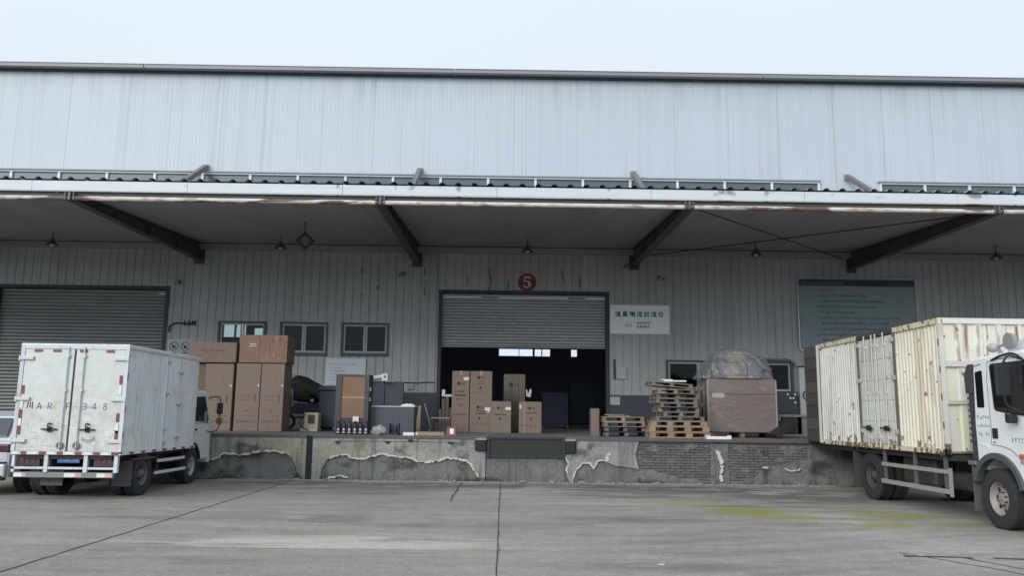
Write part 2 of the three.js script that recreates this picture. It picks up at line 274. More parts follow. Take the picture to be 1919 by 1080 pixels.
  obj('side_wall', bx(-24.2, -24, 0, 14.22, -55.2, wallZ), inner, warehouse); obj('side_wall', bx(24, 24.2, 0, 14.22, -55.2, wallZ), inner, warehouse);
  const bw = part('back_wall', warehouse);  // three openings on the left are made up to imitate a window reflection
  columns(-24, 24, 0, 14.22, [[-.35, 1.0, 5.66, 6.14], [1.04, 1.95, 5.66, 6.14], [2.1, 2.55, 5.66, 6.14], [2.62, 3.15, 5.66, 6.14], [4.6, 5.0, 5.66, 6.14], [-19.3, -18.55, 6.7, 7.75], [-18.45, -17.75, 6.7, 7.65], [-17.2, -16.3, 6.7, 7.35], ...[-22, -16, -10, -4, 2, 8, 14, 20].map(x => [x - 2.4, x + 2.4, 9.6, 11.6])], 6, (a, b, y0, y1) => obj('wall_panel', bx(a, b, y0, y1, -55.2, -55), inner, bw));  // the upper row of openings is unseen, added to brighten the hall
  obj('hall_floor', bx(-24, 24, .9, 1.098, -55, wallZ), M([.2, .2, .21], .7), warehouse);
  // roller doors: curtain of slats, guides, lintel
  const slatMat = M(tex(256, 512, (u, v) => { const g = .46 * (.8 + .3 * fbm(u * 5, v * 30, 4, 181) + .1 * fbm(u * 40, v * 6, 3, 191)); return [g * .98, g, g * .985]; }), .5, { metalness: .25 });
  const slatDark = slatMat.clone(); slatDark.color.setRGB(.55, .55, .54);
  function rollerDoor(x0, x1, y0, y1, ph, sm = slatMat) {
    const d = part('roller_door', warehouse), z = wallZ - .14;
    for (let y = y1 - .02; y > y0 + .05; y -= ph) { const b = Math.max(y0, y - ph); const pr = []; for (let k = 0; k <= 6; k++) pr.push([mix(b + .004, y - .004, k / 6), .026 * Math.sin(Math.PI * k / 6) + (k === 0 ? -.018 : 0)]); obj('slat', ribbon(pr, (q, dd, t) => [t ? x0 + .06 : x1 - .06, q, z + dd]), sm, d, { uv: .2 }); }
    obj('bottom_bar', bx(x0 + .05, x1 - .05, y0 - .07, y0 - .002, z - .03, z + .035), greySteel, d);
    for (const x of [x0, x1]) obj('guide_rail', bx(x - .05, x + .07, doorMain[2], y1 + .05, z - .08, wallZ + .055), darkTrim, d);
    obj('lintel', bx(x0 - .06, x1 + .08, y1 - .01, y1 + .1, z - .1, wallZ + .06), darkTrim, d);
    obj('curtain_box', bx(x0, x1, y1 + .1, y1 + .9, z - .7, z - .12), darkSteel, d);
  }
  rollerDoor(doorMain[0], doorMain[1], 4.12, 6.02, .112); rollerDoor(doorLeft[0], doorLeft[1], 1.17, 6.0, .125, slatDark);
  // sliding windows
  const sash = M([.4, .42, .41], .5), frm = M([.06, .075, .072], .5);
  function win([x0, x1, y0, y1], nS) {
    const w = part('window', warehouse), z = wallZ;
    obj('frame', [bx(x0, x1, y1 - .06, y1, z - .12, z + .05), bx(x0, x1, y0, y0 + .11, z - .12, z + .07), bx(x0, x0 + .07, y0 + .11, y1 - .06, z - .12, z + .05), bx(x1 - .07, x1, y0 + .11, y1 - .06, z - .12, z + .05)], frm, w);
    const a = x0 + .075, b = x1 - .075, s = (b - a) / nS;
    for (let k = 0; k < nS; k++) { const p = a + k * s + .004, q = p + s - .008, u = y0 + .115, v = y1 - .065, e = .065, zz = z - .02 - .03 * (k % 2);
      obj('sash', [bx(p, q, v - e, v, zz - .03, zz), bx(p, q, u, u + e, zz - .03, zz), bx(p, p + e, u + e, v - e, zz - .03, zz), bx(q - e, q, u + e, v - e, zz - .03, zz)], sash, w);
      obj('pane', bx(p + e, q - e, u + e, v - e, zz - .02, zz - .014), glass, w); }
  }
  wins.forEach(w => win(w, 2)); win(winR, 4);
  // white-framed side entrance right of the crate
  const dr = part('side_door', warehouse); obj('frame', [bx(10.55, 10.65, 1.1, 3.42, wallZ + .0, wallZ + .09), bx(11.45, 11.55, 1.1, 3.42, wallZ, wallZ + .09), bx(10.55, 11.55, 3.42, 3.52, wallZ, wallZ + .1)], darkTrim, dr);
  obj('leaf', bx(10.66, 11.44, 1.12, 3.41, wallZ + .02, wallZ + .06), M([.55, .57, .58], .6), dr);
}
// inside the hall: blue shrink-wrapped stacks, barely lit
{
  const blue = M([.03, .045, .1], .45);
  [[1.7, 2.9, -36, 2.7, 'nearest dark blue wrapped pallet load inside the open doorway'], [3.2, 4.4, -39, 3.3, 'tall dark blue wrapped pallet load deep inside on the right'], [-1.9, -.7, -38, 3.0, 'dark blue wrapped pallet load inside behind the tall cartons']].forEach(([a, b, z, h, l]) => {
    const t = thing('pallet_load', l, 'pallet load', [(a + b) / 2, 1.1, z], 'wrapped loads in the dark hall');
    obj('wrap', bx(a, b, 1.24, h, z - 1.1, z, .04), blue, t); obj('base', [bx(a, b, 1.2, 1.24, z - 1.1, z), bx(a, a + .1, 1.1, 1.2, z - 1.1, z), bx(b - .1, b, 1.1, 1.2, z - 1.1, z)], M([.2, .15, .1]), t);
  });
}

// ---------------------------------------------------------------- canopy
const roofY = z => mix(8.02, 7.475, (z - wallZ) / 8.85), soffY = z => mix(7.72, 7.16, (z - wallZ) / 8.7);
const beamX = [-19, -11.13, -3.22, 4.7, 12.68, 20.6];
{
  const cp = thing('canopy', 'long flat metal canopy with white fascia over the loading dock', 'canopy', [0, 7, wallZ]);
  const roofM = M([.3, .34, .36], .55), soffM = M(tex(512, 256, (u, v) => { const g = .36 * (.8 + .25 * fbm(u * 20, v * 4, 4, 201) + .15 * fbm(u * 90, v * 3, 3, 211)); return [g, g, g * 1.01]; }), .75);
  const trap = [[-.1, 0], [-.03, .062], [.03, .062], [.1, 0]];
  for (let x = -24; x < 23.9; x += 1.65) { const b = Math.min(24, x + 1.64); obj('roof_sheet', ribbon(ribs(x, b, .4125, trap), (q, d, t) => { const z = t ? -19.9 : wallZ + .06; return [q, roofY(z) + d, z]; }), roofM, cp); }
  for (let x = -24; x < 23.9; x += 1.2) { const b = Math.min(24, x + 1.2); obj('soffit_panel', ribbon(ribs(x, b, .3, [[-.02, 0], [-.008, .006], [.008, .006], [.02, 0]]), (q, d, t) => { const z = t ? -20.05 : wallZ + .03; return [q, soffY(z) + d, z]; }), soffM, cp, { uv: .08 }); }
  const fasM = M(tex(2048, 64, (u, v) => { const x = u * 48 - 24; let g = .64 * (.9 + .12 * fbm(x * 1.2, v * 3, 4, 221)); const s = sstep(.62, .74, fbm(x * 2.4, v * .5, 4, 231)) * sstep(.2 + .5 * vn(x * 7, 3, 9), .9, v + .15); g *= 1 - .62 * s; return [g * .93, g * .975, g]; }), .5);
  for (let k = -24; k < 24; k += 3.96) obj('fascia', [bx(k + .004, Math.min(24, k + 3.955), 7.185, 7.435, -19.97, -19.93), bx(k + .004, Math.min(24, k + 3.955), 7.165, 7.184, -20.06, -19.94)], fasM, cp, { uvFn: (x, y) => [(x + 24) / 48, (y - 7.18) / .26] });
  obj('edge_purlin', bx(-24, 24, 7.05, 7.148, -20.1, -20.02), M([.06, .058, .055], .7), cp);
  obj('front_closure', bx(-24, 24, 7.2, 7.44, -20.05, -20.0), darkSteel, cp);
  const pipeM = M(tex(2048, 16, (u, v) => { const x = u * 48 - 24; const r = sstep(.56, .66, fbm(x * .9, v, 5, 241)); const r2 = sstep(.5, .7, fbm(x * 5, v * 2, 4, 251)); const g = .58 * (.75 + .4 * fbm(x * 6, v * 3, 3, 261)); return [mix(g * 1.02, .085, r * .9) * (1 - .25 * r2), mix(g * .98, .05, r * .9) * (1 - .38 * r2), mix(g * .9, .035, r * .9) * (1 - .5 * r2)]; }), .55);
  for (let i = 0; i + 1 < beamX.length; i++) obj('edge_pipe', cyl([beamX[i] + .13, 6.985, -19.96], [beamX[i + 1] - .13, 6.985, -19.96], .058, .058, 16), pipeM, cp, { uvFn: (x, y, z) => [(x + 24) / 48, (y - 6.92) / .13] });
  const beamM = M([.07, .073, .085], .6), clampM = M([.12, .115, .11], .6, { metalness: .4 });
  for (const x of beamX) {
    const zA = wallZ + .05, zB = -20.06, ty = z => soffY(z) - .012, by = z => mix(7.1, 6.96, (z - zA) / (zB - zA));
    const web = sidePlate([[zA, by(zA)], [zB, by(zB)], [zB, ty(zB)], [zA, ty(zA)]], x - .012, .024);
    const fl = (f, o) => bar([x, f(zA) + o, zA], [x, f(zB) + o, zB], .24, .024);
    const b = obj('beam', [web, fl(by, -.013), fl(ty, -.01)], beamM, cp);
    for (let k = 1; k < 4; k++) { const z = mix(zA, zB, k / 4); obj('stiffener', bx(x - .11, x + .11, by(z) + .002, ty(z) - .024, z - .006, z + .006), beamM, b); }
    const c = obj('end_bracket', [bx(x - .125, x + .125, 6.93, 7.13, -20.015, -19.985), bx(x - .12, x - .09, 6.93, 7.13, -19.985, -19.9), bx(x + .09, x + .12, 6.93, 7.13, -19.985, -19.9), bx(x - .03, x + .03, 6.93, 7.13, -19.985, -19.89)], clampM, cp);
    for (const dx of [-.07, .07]) obj('bolt', cyl([x + dx, 7.0, -19.985], [x + dx, 7.0, -19.94], .022, .022, 6), M([.4, .38, .34], .5), c);
    obj('wall_bracket', bx(x - .17, x + .17, 6.95, 7.75, wallZ + .002, wallZ + .048), beamM, cp);
  }
  for (const x of beamX.slice(1, 5)) { const t = obj('tie_strut', bar([x, 10.58, wallZ + .12], [x, 7.85, wallZ + 4.7], .16, .16), M([.16, .15, .155], .6), cp); obj('base_plate', bx(x - .11, x + .11, 10.45, 10.68, wallZ + .052, wallZ + .11), M([.3, .3, .3], .6), t); }
  const rodM = M([.03, .03, .034], .5);
  obj('brace_rod', cyl([4.85, 7.02, -20.15], [12.2, 7.42, wallZ + .35], .018), rodM, cp); obj('brace_rod', cyl([12.5, 7.0, -20.15], [5.1, 7.42, wallZ + .35], .018), rodM, cp);
  obj('wall_ledge', bx(-24, 24, 7.48, 7.69, wallZ + .002, wallZ + .12), M([.3, .31, .31], .6), cp);
  obj('conduit', cyl([-24, 7.71, wallZ + .16], [24, 7.71, wallZ + .16], .022), M(.03), cp);
  // pendant lamps
  ['leftmost cone lamp under the canopy above the left roller door', 'cone lamp under the canopy left of the square floodlight', 'cone lamp under the canopy above the red number sign', 'cone lamp under the canopy behind the crossed brace rods', 'rightmost cone lamp under the canopy beyond the notice board'].forEach((l, i) => {
    const x = [-15.28, -7.6, .74, 8.5, 16.7][i], z = -26.6, t = thing('pendant_lamp', l, 'lamp', [x, 7.1, z], 'cone lamps hanging under the canopy');
    const pr = [[.035, .22], [.06, .2], [.08, .13], [.2, .02], [.215, 0], [.2, .005], [.07, .12], [.02, .13]].map(p => new THREE.Vector2(...p));
    obj('shade', new THREE.LatheGeometry(pr, 20).translate(x, 7.12, z), M([.07, .072, .075], .45, { side: THREE.DoubleSide }), t);
    obj('stem', cyl([x, 7.33, z], [x, soffY(z), z], .016), darkSteel, t); obj('bulb', new THREE.SphereGeometry(.07, 12, 10).translate(x, 7.14, z), M([.6, .6, .58], .3), t);
  });
  // square floodlight hung corner down
  const fl = thing('floodlight', 'square black floodlight hung on its corner under the canopy', 'floodlight', [-6.1, 6.55, -24]);
  const sq = (h) => [[0, -h], [h, 0], [0, h], [-h, 0]].map(([a, b]) => [a - 6.1, b + 6.82]);
  obj('housing', [plate(sq(.29), -24.16, .18, [sq(.2)], .01), plate(sq(.24), -24.22, .08, [], .012)], M([.02, .022, .026], .5), fl); obj('lens', plate(sq(.2), -24.08, .01), M([.1, .105, .11], .25), fl); fl.rotation.set(.22, .35, 0);
  obj('bracket', [cyl([-6.1, 7.08, -24.05], [-6.1, soffY(-24.05), -24.05], .02)], darkSteel, fl);
}

// ---------------------------------------------------------------- loading dock
const FL = 1.1, DZ = -20.3;
const dockMap = tex(2048, 128, (u, v) => {
  const x = u * 24 - 12, y = v * 1.2; const n = fbm(x * 1.1, y * 2.2, 5, 301), m = fbm(x * 6, y * 7, 4, 311), st = fbm(x * 9, y * .9, 4, 321), f = hash(Math.floor(u * 2048), Math.floor(v * 128), 8);
  let g = .235 * (.7 + .42 * n + .22 * m) * (.92 + .16 * f); g *= 1 - .32 * sstep(.55, .76, st); g *= 1 - .6 * sstep(.54, .72, fbm(x * 2 + 9, y * 2.6, 5, 331)); g *= .8 + .4 * fbm(x * 22, y * 22, 3, 335);
  const yel = sstep(.45, .7, fbm(x * .7 + 3, y * 1.5, 4, 341)) * (Math.abs(x + 4.6) < 1.3 ? 1 : .35);
  return [g * (1 + .05 * yel), g * (1 + .0 * yel), g * (.95 - .16 * yel)];
});
const dUV = (x, y, z) => [(x + 12) / 24, y / 1.2];
const plasterHi = M(dockMap, .92, { bumpMap: rep(noiseBump, 30, 1.5), bumpScale: .02 }), plasterLo = M(dockMap, .95, { bumpMap: rep(noiseBump, 44, 2.2), bumpScale: .045 }); plasterHi.color.setRGB(1.1, 1.1, 1.04); plasterLo.color.setRGB(.76, .76, .75);
const dock = thing('loading_dock', 'raised concrete loading dock with cracked plaster and exposed brick front', 'loading dock', [0, 0, DZ]);
{
  obj('platform', bx(-24, 24, 0, FL - .004, wallZ - .02, DZ - .09), M([.16, .155, .15], .95), dock);
  obj('platform_top', bx(-24, 24, FL - .004, FL, wallZ + .03, DZ - .092), M(tex(1024, 256, (u, v) => { const g = .15 * (.65 + .5 * fbm(u * 50, v * 12, 5, 351)); return [g * 1.05, g * .98, g * .94]; }), .9, bump(3, .004)), dock, { uv: .05 });
  const lip = M([.09, .082, .078], .75);
  for (const [a, b] of [[-24, -12], [-12, -4.87], [-4.73, -.69], [1.81, 6], [6.01, 24]]) obj('edge_angle', bx(a, b, 1.035, FL + .006, DZ - .09, DZ + .014, .006), lip, dock);
  const cA = [[-7.23, .46], [-7.01, .52], [-6.92, .62], [-6.58, .6], [-6.48, .58], [-6.21, .65], [-5.97, .67], [-5.65, .71], [-5.49, .65], [-5.29, .62], [-5.16, .44], [-5.04, .13]];
  const cB = [[-4.5, .08], [-4.44, .33], [-4.36, .49], [-4.17, .59], [-3.89, .63], [-3.73, .54], [-3.45, .52], [-3.21, .6], [-2.97, .65], [-2.77, .61], [-2.57, .57], [-2.29, .57], [-2.17, .5], [-1.85, .46], [-1.61, .5], [-1.41, .57], [-1.17, .55], [-.89, .51], [-.77, .38], [-.6, .11]];
  const cC = [[1.77, .11], [1.81, .27], [1.97, .48], [2.17, .49], [2.27, .34], [2.35, .54], [2.46, .56], [2.59, .51]], cC2 = [[2.59, .51], [2.6, .62], [2.67, .76]];
  const cD = [[1.56, .65], [1.59, .55], [1.63, .45], [1.57, .32], [1.62, .14]];
  const b1 = [[3.42, 1.0], [5.15, 1.03], [5.2, .61], [5.15, .08], [4.36, .17], [3.98, .26], [3.76, .35], [3.43, .34], [3.35, .71]], b2 = [[5.66, 1.0], [7.65, .97], [7.6, .64], [6.6, .44], [6.37, .31], [6.2, .11], [5.66, .1], [5.62, .62]];
  const jag = (pts, a = .018, step = .06) => { const o = []; for (let i = 0; i + 1 < pts.length; i++) { const [x0, y0] = pts[i], [x1, y1] = pts[i + 1], n = Math.max(1, Math.round(Math.hypot(x1 - x0, y1 - y0) / step)); for (let k = 0; k < n; k++) o.push([mix(x0, x1, k / n) + (k ? rr(-a, a) : 0), mix(y0, y1, k / n) + (k ? rr(-a, a) : 0)]); } o.push(pts[pts.length - 1]); return o; };
  const jA = jag(cA), jB = jag(cB), jC = jag(cC), jD = jag(cD);
  const hi = p => obj('plaster', plate(p, DZ - .05, .046, [], .006), plasterHi, dock, { uvFn: dUV }), lo = (p, m = plasterLo) => obj('plaster', plate(p, DZ - .09, .04, [], .003), m, dock, { uvFn: dUV });
  lo(rect(-24, -4.87, .003, 1.034)); lo(rect(-4.73, -.42, .003, 1.034)); lo(rect(-.418, 1.56, .003, .6)); lo([[1.562, .003], [3.4, .003], [3.4, .3], [3.34, .7], [3.4, 1.034], [1.81, 1.034], [1.81, .7], [1.562, .7]]);
  const dim = plasterLo; lo(jag([[3.402, .3], [3.402, .003], [5.16, .003], [5.15, .08], [4.36, .17], [3.98, .26], [3.76, .35], [3.43, .34]], .012), dim); lo(jag([[5.165, .003], [5.65, .003], [5.62, .62], [5.66, 1.034], [5.155, 1.034], [5.2, .61], [5.155, .08]], .01), dim);
  lo(jag([[5.655, .003], [24, .003], [24, 1.034], [7.66, 1.034], [7.65, .95], [7.6, .64], [6.6, .44], [6.37, .31], [6.2, .11], [5.68, .1]], .014, .12), dim);
  hi([[-24, 1.033], [-24, .5], [-12, .47], [-9, .5], ...jA, [-5.0, .01], [-4.88, .01], [-4.88, 1.033]]);
  hi([[-4.72, 1.033], [-4.72, .01], [-4.54, .01], ...jB, [-.56, .01], [-.43, .01], [-.43, .76], [-.69, .76], [-.69, 1.033]]);
  hi([[1.83, 1.033], [1.83, .72], [1.565, .7], ...jD, [1.66, .01], [1.75, .01], ...jC, [2.8, .43], [3.1, .4], [3.39, .36], [3.3, .7], [3.39, 1.033]]);
  // exposed bricks
  const inside = (p, x, y) => { let c = false; for (let i = 0, j = p.length - 1; i < p.length; j = i++) if ((p[i][1] > y) !== (p[j][1] > y) && x < (p[j][0] - p[i][0]) * (y - p[i][1]) / (p[j][1] - p[i][1]) + p[i][0]) c = !c; return c; };
  const bm = [[.13, .126, .116], [.14, .136, .124], [.118, .114, .107], [.132, .118, .107], [.135, .13, .118], [.108, .104, .097]].map(c => M(c, .95, bump(6, .01)));
  const bg = [0, 1, 2].map(k => { const g = new RoundedBoxGeometry(.232, .056, .05, 1, .006); return g; });
  for (let y = .075, r = 0; y < 1.03; y += .0665, r++) for (let x = 3.2 + (r % 2) * .122; x < 7.8; x += .245) if (inside(b1, x, y) || inside(b2, x, y)) { const red = fbm(x * 2.2, y * 5, 3, 361) > .6; obj('brick', bg[0].clone().translate(x + rr(-.004, .004), y + rr(-.003, .003), DZ - .088 + rr(0, .02)), bm[red ? 3 : [0, 1, 2, 4, 5, 1][Math.floor(rnd() * 6)]], dock); }
  // pale lime showing along broken plaster edges
  const lime = M([.55, .54, .49], .95, bump(8, .01)); const edge = (pts, w0, w1) => { // broken strip of lime following the edge, uneven above and below
    const P2 = []; for (let i = 0; i + 1 < pts.length; i++) for (let k = 0; k < 3; k++) P2.push([mix(pts[i][0], pts[i + 1][0], k / 3), mix(pts[i][1], pts[i + 1][1], k / 3)]); P2.push(pts[pts.length - 1]);
    const up = [], dn = [], s0 = rr(0, 90), n = P2.length; P2.forEach(([x, y], i) => { const q = P2[Math.min(n - 1, i + 1)], p = P2[Math.max(0, i - 1)], L = Math.hypot(q[0] - p[0], q[1] - p[1]) || 1, nx = -(q[1] - p[1]) / L, ny = (q[0] - p[0]) / L, e = Math.min(1, (i + .3) / 3, (n - .7 - i) / 3) * sstep(.28, .5, fbm(i * .22 + s0, 3, 3, 5) + .06), u = mix(w0, w1, fbm(i * .35 + s0, 7, 4, 9)) * e + .001, d = mix(w0, w1, fbm(i * .5 + s0, 17, 4, 19)) * .55 * e + .001; up.push([x + nx * u, y + ny * u]); dn.push([x - nx * d, y - ny * d]); });
    return [plate([...up, ...dn.reverse()], DZ - .02, .024)]; };
  obj('lime_edge', edge(jA.slice(0, -9), .0, .056), lime, dock); obj('lime_edge', edge(jB.slice(8), .0, .056), lime, dock);
  obj('lime_edge', edge(jC, .0, .05), lime, dock); obj('lime_edge', edge(jD, .0, .045), lime, dock); obj('lime_edge', edge(jag(cC2, .012, .04), .02, .09), lime, dock);
  obj('lime_edge', edge(jag([[5.3, .86], [5.39, .68], [5.44, .49], [5.41, .18], [5.44, .07]], .014, .04), .02, .09), lime, dock);
  obj('lime_edge', edge(jag([[7.0, .42], [7.15, .36], [7.35, .37], [7.42, .43]], .01, .05), .015, .035), lime, dock); obj('lime_edge', edge(jag([[6.45, .44], [6.62, .42]], .01, .04), .015, .035), lime, dock);
  obj('lime_edge', edge(jag([[-4.35, .05], [-4.0, .12], [-3.8, .06]], .02, .05), .0, .05), lime, dock);
  // remnants of plaster clinging to the bricks
  for (const [x, y, k] of [[3.75, .86, .13], [4.6, .93, .2], [4.95, .5, .1], [4.2, .55, .09], [5.95, .9, .16], [6.5, .78, .12], [7.2, .88, .2], [6.05, .35, .1], [3.6, .55, .1], [6.9, .62, .1]]) lo(Array.from({ length: 14 }, (_, i) => { const a = i / 14 * 6.283, q = k * rr(.6, 1.15); return [x + Math.cos(a) * q * 1.5, y + Math.sin(a) * q * .6]; }));
  // rubble at the foot
  const rub = []; for (let i = 0; i < 150; i++) { const s = rr(.012, .045) * (rnd() < .15 ? 1.7 : 1); rub.push(new THREE.DodecahedronGeometry(s, 0).rotateX(rr(0, 3)).rotateY(rr(0, 3)).scale(1.3, .6, 1).translate(rr(-7, 8), s * .4, DZ + rr(.05, .16))); }
  obj('rubble', rub, M([.22, .215, .2], .95), dock, { kind: 'stuff' });
  obj('joint_strip', bx(-4.87, -4.73, 0, 1.08, DZ - .09, DZ - .06), M(.015), dock);
  const hook = M([.03, .028, .026], .8); for (const [x, y] of [[-4.1, .94], [-2.86, .95], [-1.3, .955], [-2.3, 1.0]]) obj('anchor', [bx(x - .06, x + .06, y - .025, y + .02, DZ - .01, DZ + .02), bx(x - .03, x + .03, y - .045, y - .025, DZ - .01, DZ + .012)], hook, dock);
  { const pts = jag([[-4.2, .955], [-3.2, .96], [-2.2, .965], [-1.2, .962]], .006, .09), g = []; for (let i = 0; i + 1 < pts.length; i++) g.push(bar([pts[i][0], pts[i][1], DZ - .002], [pts[i + 1][0], pts[i + 1][1], DZ - .002], .008, rr(.006, .016))); obj('crack', g, hook, dock); }
  // slotted drain cover along the foot of the wall
  const dr = thing('drain_cover', 'narrow slotted drain cover along the foot of the dock wall', 'drain', [.7, 0, DZ + .1]);
  obj('frame', [bx(-7, 8.2, 0, .018, DZ + .02, DZ + .045), bx(-7, 8.2, 0, .012, DZ + .135, DZ + .16)], M([.2, .2, .19], .8), dr);
  const bars = []; for (let x = -7; x < 8.2; x += .074) if (fbm(x * 2, 1, 3, 77) > .38) bars.push(bx(x, x + .04, .002, .02, DZ + .045, DZ + .135)); obj('bar', bars, M([.4, .4, .37], .8), dr, { kind: 'stuff' });
}
{ // dock leveller with bumpers
  const t = thing('dock_leveller', 'dark steel dock leveller hatch with rubber bumpers in the dock front', 'dock leveller', [.55, .6, DZ]);
  const st = M([.024, .03, .028], .55, { metalness: .3, ...bump(2, .003) }), rb = M([.018, .018, .018], .85);
  obj('face_plate', bx(-.33, 1.46, .68, 1.06, DZ - .058, DZ - .02), st, t);
  obj('frame', [bx(-.41, 1.55, 1.06, 1.112, DZ - .058, DZ + .02), bx(-.41, -.33, .6, 1.06, DZ - .058, DZ + .03), bx(1.46, 1.55, .6, 1.06, DZ - .058, DZ + .03), bx(-.33, 1.46, .6, .68, DZ - .058, DZ + .0)], M([.02, .023, .024], .6), t);
  obj('lip_plate', bx(-.33, 1.46, 1.112, 1.124, DZ - .9, DZ + .0), M([.1, .1, .1], .6, { metalness: .4 }), t);
  for (const [a, b, c] of [[-.68, -.42, .77], [1.56, 1.8, .72]]) { const q = obj('bumper', bx(a, b, c, 1.03, DZ - .05, DZ + .1, .02), rb, t); obj('cover', bx(a - .01, b + .01, 1.03, 1.06, DZ - .05, DZ + .1), M([.3, .3, .28], .8), q); }
}

// ---------------------------------------------------------------- signs and small wall things
const teal = '#12585f';
{
  const t = thing('name_sign', 'white rectangular sign with dark teal lettering right of the open door', 'sign', [4.86, 4.58, wallZ]);
  obj('board', bx(3.8, 5.98, 4.58, 5.66, wallZ + .003, wallZ + .05, .01), white, t);
  quad('print', canvasTex(1024, 512, (c, w, h) => {
    c.fillStyle = '#eef2f2'; c.fillRect(0, 0, w, h); speckle(c, w, h, 1500, mulberry(3), ['#e6ecec', '#f3f6f6', '#e0e7e7'], 2, 14);
    c.strokeStyle = teal; ['xin', 'guo', 'wu', 'liu', 'shuang', 'liu', 'cang'].forEach((k, i) => glyph(c, GL[k], 82 + i * 124, 110, 100, 15));
    c.fillStyle = '#3d6468'; c.font = 'bold 60px sans-serif'; c.fillText('HARVEST', 452, 338);
    c.strokeStyle = '#3d6468';['xin', 'guo', 'wu', 'liu'].forEach((k, i) => glyph(c, GL[k], 454 + i * 58, 358, 48, 7));
    c.strokeStyle = '#9fb3b5'; c.lineWidth = 7; for (let k = 0; k < 4; k++) { c.beginPath(); c.moveTo(258 + k * 34, 390); c.quadraticCurveTo(262 + k * 34, 310, 290 + k * 26, 296); c.stroke(); c.beginPath(); c.moveTo(260 + k * 34, 330); c.lineTo(288 + k * 30, 385); c.stroke(); }
    c.strokeStyle = '#ccd4d4'; c.lineWidth = 6; c.strokeRect(6, 6, w - 12, h - 12);
  }), 3.82, 5.96, 4.6, 5.64, wallZ + .053, t);
}
{
  const t = thing('number_sign', 'round dark red number sign above the open roller door', 'sign', [.8, 6.1, wallZ]);
  obj('disc', cyl([.8, 6.44, wallZ + .003], [.8, 6.44, wallZ + .05], .33, .33, 40), M([.2, .022, .035], .5), t);
  const font = await new FontLoader().loadAsync('fonts/droid/droid_serif_bold.typeface.json');
  const g = new TextGeometry('5', { font, size: .42, depth: .008, curveSegments: 8 }); g.computeBoundingBox(); const b = g.boundingBox;
  obj('numeral', g.translate(.8 - (b.min.x + b.max.x) / 2, 6.44 - (b.min.y + b.max.y) / 2, wallZ + .052), M([.6, .52, .52], .6), t);
}
{
  const t = thing('notice_board', 'large blue grey notice board with dark header and rows of text', 'notice board', [12.8, 4.1, wallZ]);
  obj('panel', bx(10.66, 14.95, 4.12, 6.72, wallZ + .03, wallZ + .09), M([.2, .24, .27], .6), t);
  quad('print', canvasTex(1024, 620, (c, w, h) => {
    c.fillStyle = '#8b979a'; c.fillRect(0, 0, w, h); speckle(c, w, h, 900, mulberry(5), ['#869295', '#909c9e'], 4, 30); c.fillStyle = '#303c49'; c.fillRect(0, 0, w, 58);
    const r = mulberry(9); c.fillStyle = '#66757f'; blur(c, 24, 14, 380, 32, 15, r); blur(c, 800, 24, 150, 18, 10, r);
    c.fillStyle = '#2b3a44';[[170, 150, 6], [170, 430, 14], [210, 540, 24], [150, 540, 20], [180, 310, 13], [150, 740, 32], [190, 600, 24], [200, 540, 21], [150, 460, 17], [190, 280, 10]].forEach(([x, ww, n], i) => blur(c, x, 84 + i * 50, ww, 22, n, r));
  }), 10.7, 14.91, 4.16, 6.68, wallZ + .093, t, .55);
  obj('frame', [bx(10.62, 14.99, 6.72, 6.76, wallZ + .03, wallZ + .11), bx(10.62, 10.66, 4.1, 6.72, wallZ + .03, wallZ + .11), bx(14.95, 14.99, 4.1, 6.72, wallZ + .03, wallZ + .11), bx(10.66, 14.95, 4.06, 4.12, wallZ + .03, wallZ + .11)], M([.5, .52, .54], .35, { metalness: .5 }), t);
  obj('bracket', [bx(11.3, 11.4, 4.3, 6.5, wallZ + .002, wallZ + .03), bx(14.2, 14.3, 4.3, 6.5, wallZ + .002, wallZ + .03)], darkSteel, t);
}
{
  const t = thing('information_board', 'white printed board under the windows behind the wooden cabinet', 'board', [-5.65, 2.66, wallZ]);
  obj('board', bx(-6.36, -4.94, 2.62, 3.58, wallZ + .003, wallZ + .03), white, t);
  quad('print', canvasTex(512, 360, (c, w, h) => { c.fillStyle = '#cfd9dc'; c.fillRect(0, 0, w, h); const r = mulberry(12); c.fillStyle = '#7fa9a4'; blur(c, 30, 60, 220, 26, 12, r); c.fillStyle = '#4e6878'; blur(c, 250, 62, 140, 22, 8, r); c.fillStyle = '#50646c'; for (let k = 0; k < 5; k++) { blur(c, 60, 118 + k * 42, 16, 18, 1, r); blur(c, 100, 118 + k * 42, [120, 150, 170, 90, 110][k], 20, 6, r); } }), -6.35, -4.95, 2.63, 3.57, wallZ + .033, t);
}
{
  const t = thing('warning_sign', 'white sign with two round prohibition symbols by the left roller door', 'sign', [-11.6, 3.62, wallZ]);
  obj('board', bx(-12.03, -11.2, 3.6, 4.18, wallZ + .003, wallZ + .03), white, t);
  quad('print', canvasTex(384, 256, (c, w, h) => { c.fillStyle = '#b4bbbb'; c.fillRect(0, 0, w, h); for (const x of [96, 288]) { c.strokeStyle = '#26292b'; c.lineWidth = 13; c.beginPath(); c.arc(x, 108, 68, 0, 7); c.stroke(); c.beginPath(); c.moveTo(x - 48, 60); c.lineTo(x + 48, 156); c.stroke(); c.fillStyle = '#26292b'; c.fillRect(x - 30, 96, 62, 18); c.beginPath(); c.arc(x - 8, 126, 20, 0, 7); c.fill(); c.fillRect(x - 50, 206, 100, 16); } c.fillStyle = '#8d9494'; c.fillRect(w / 2 - 3, 0, 6, h); }), -12.02, -11.21, 3.61, 4.17, wallZ + .033, t);
}
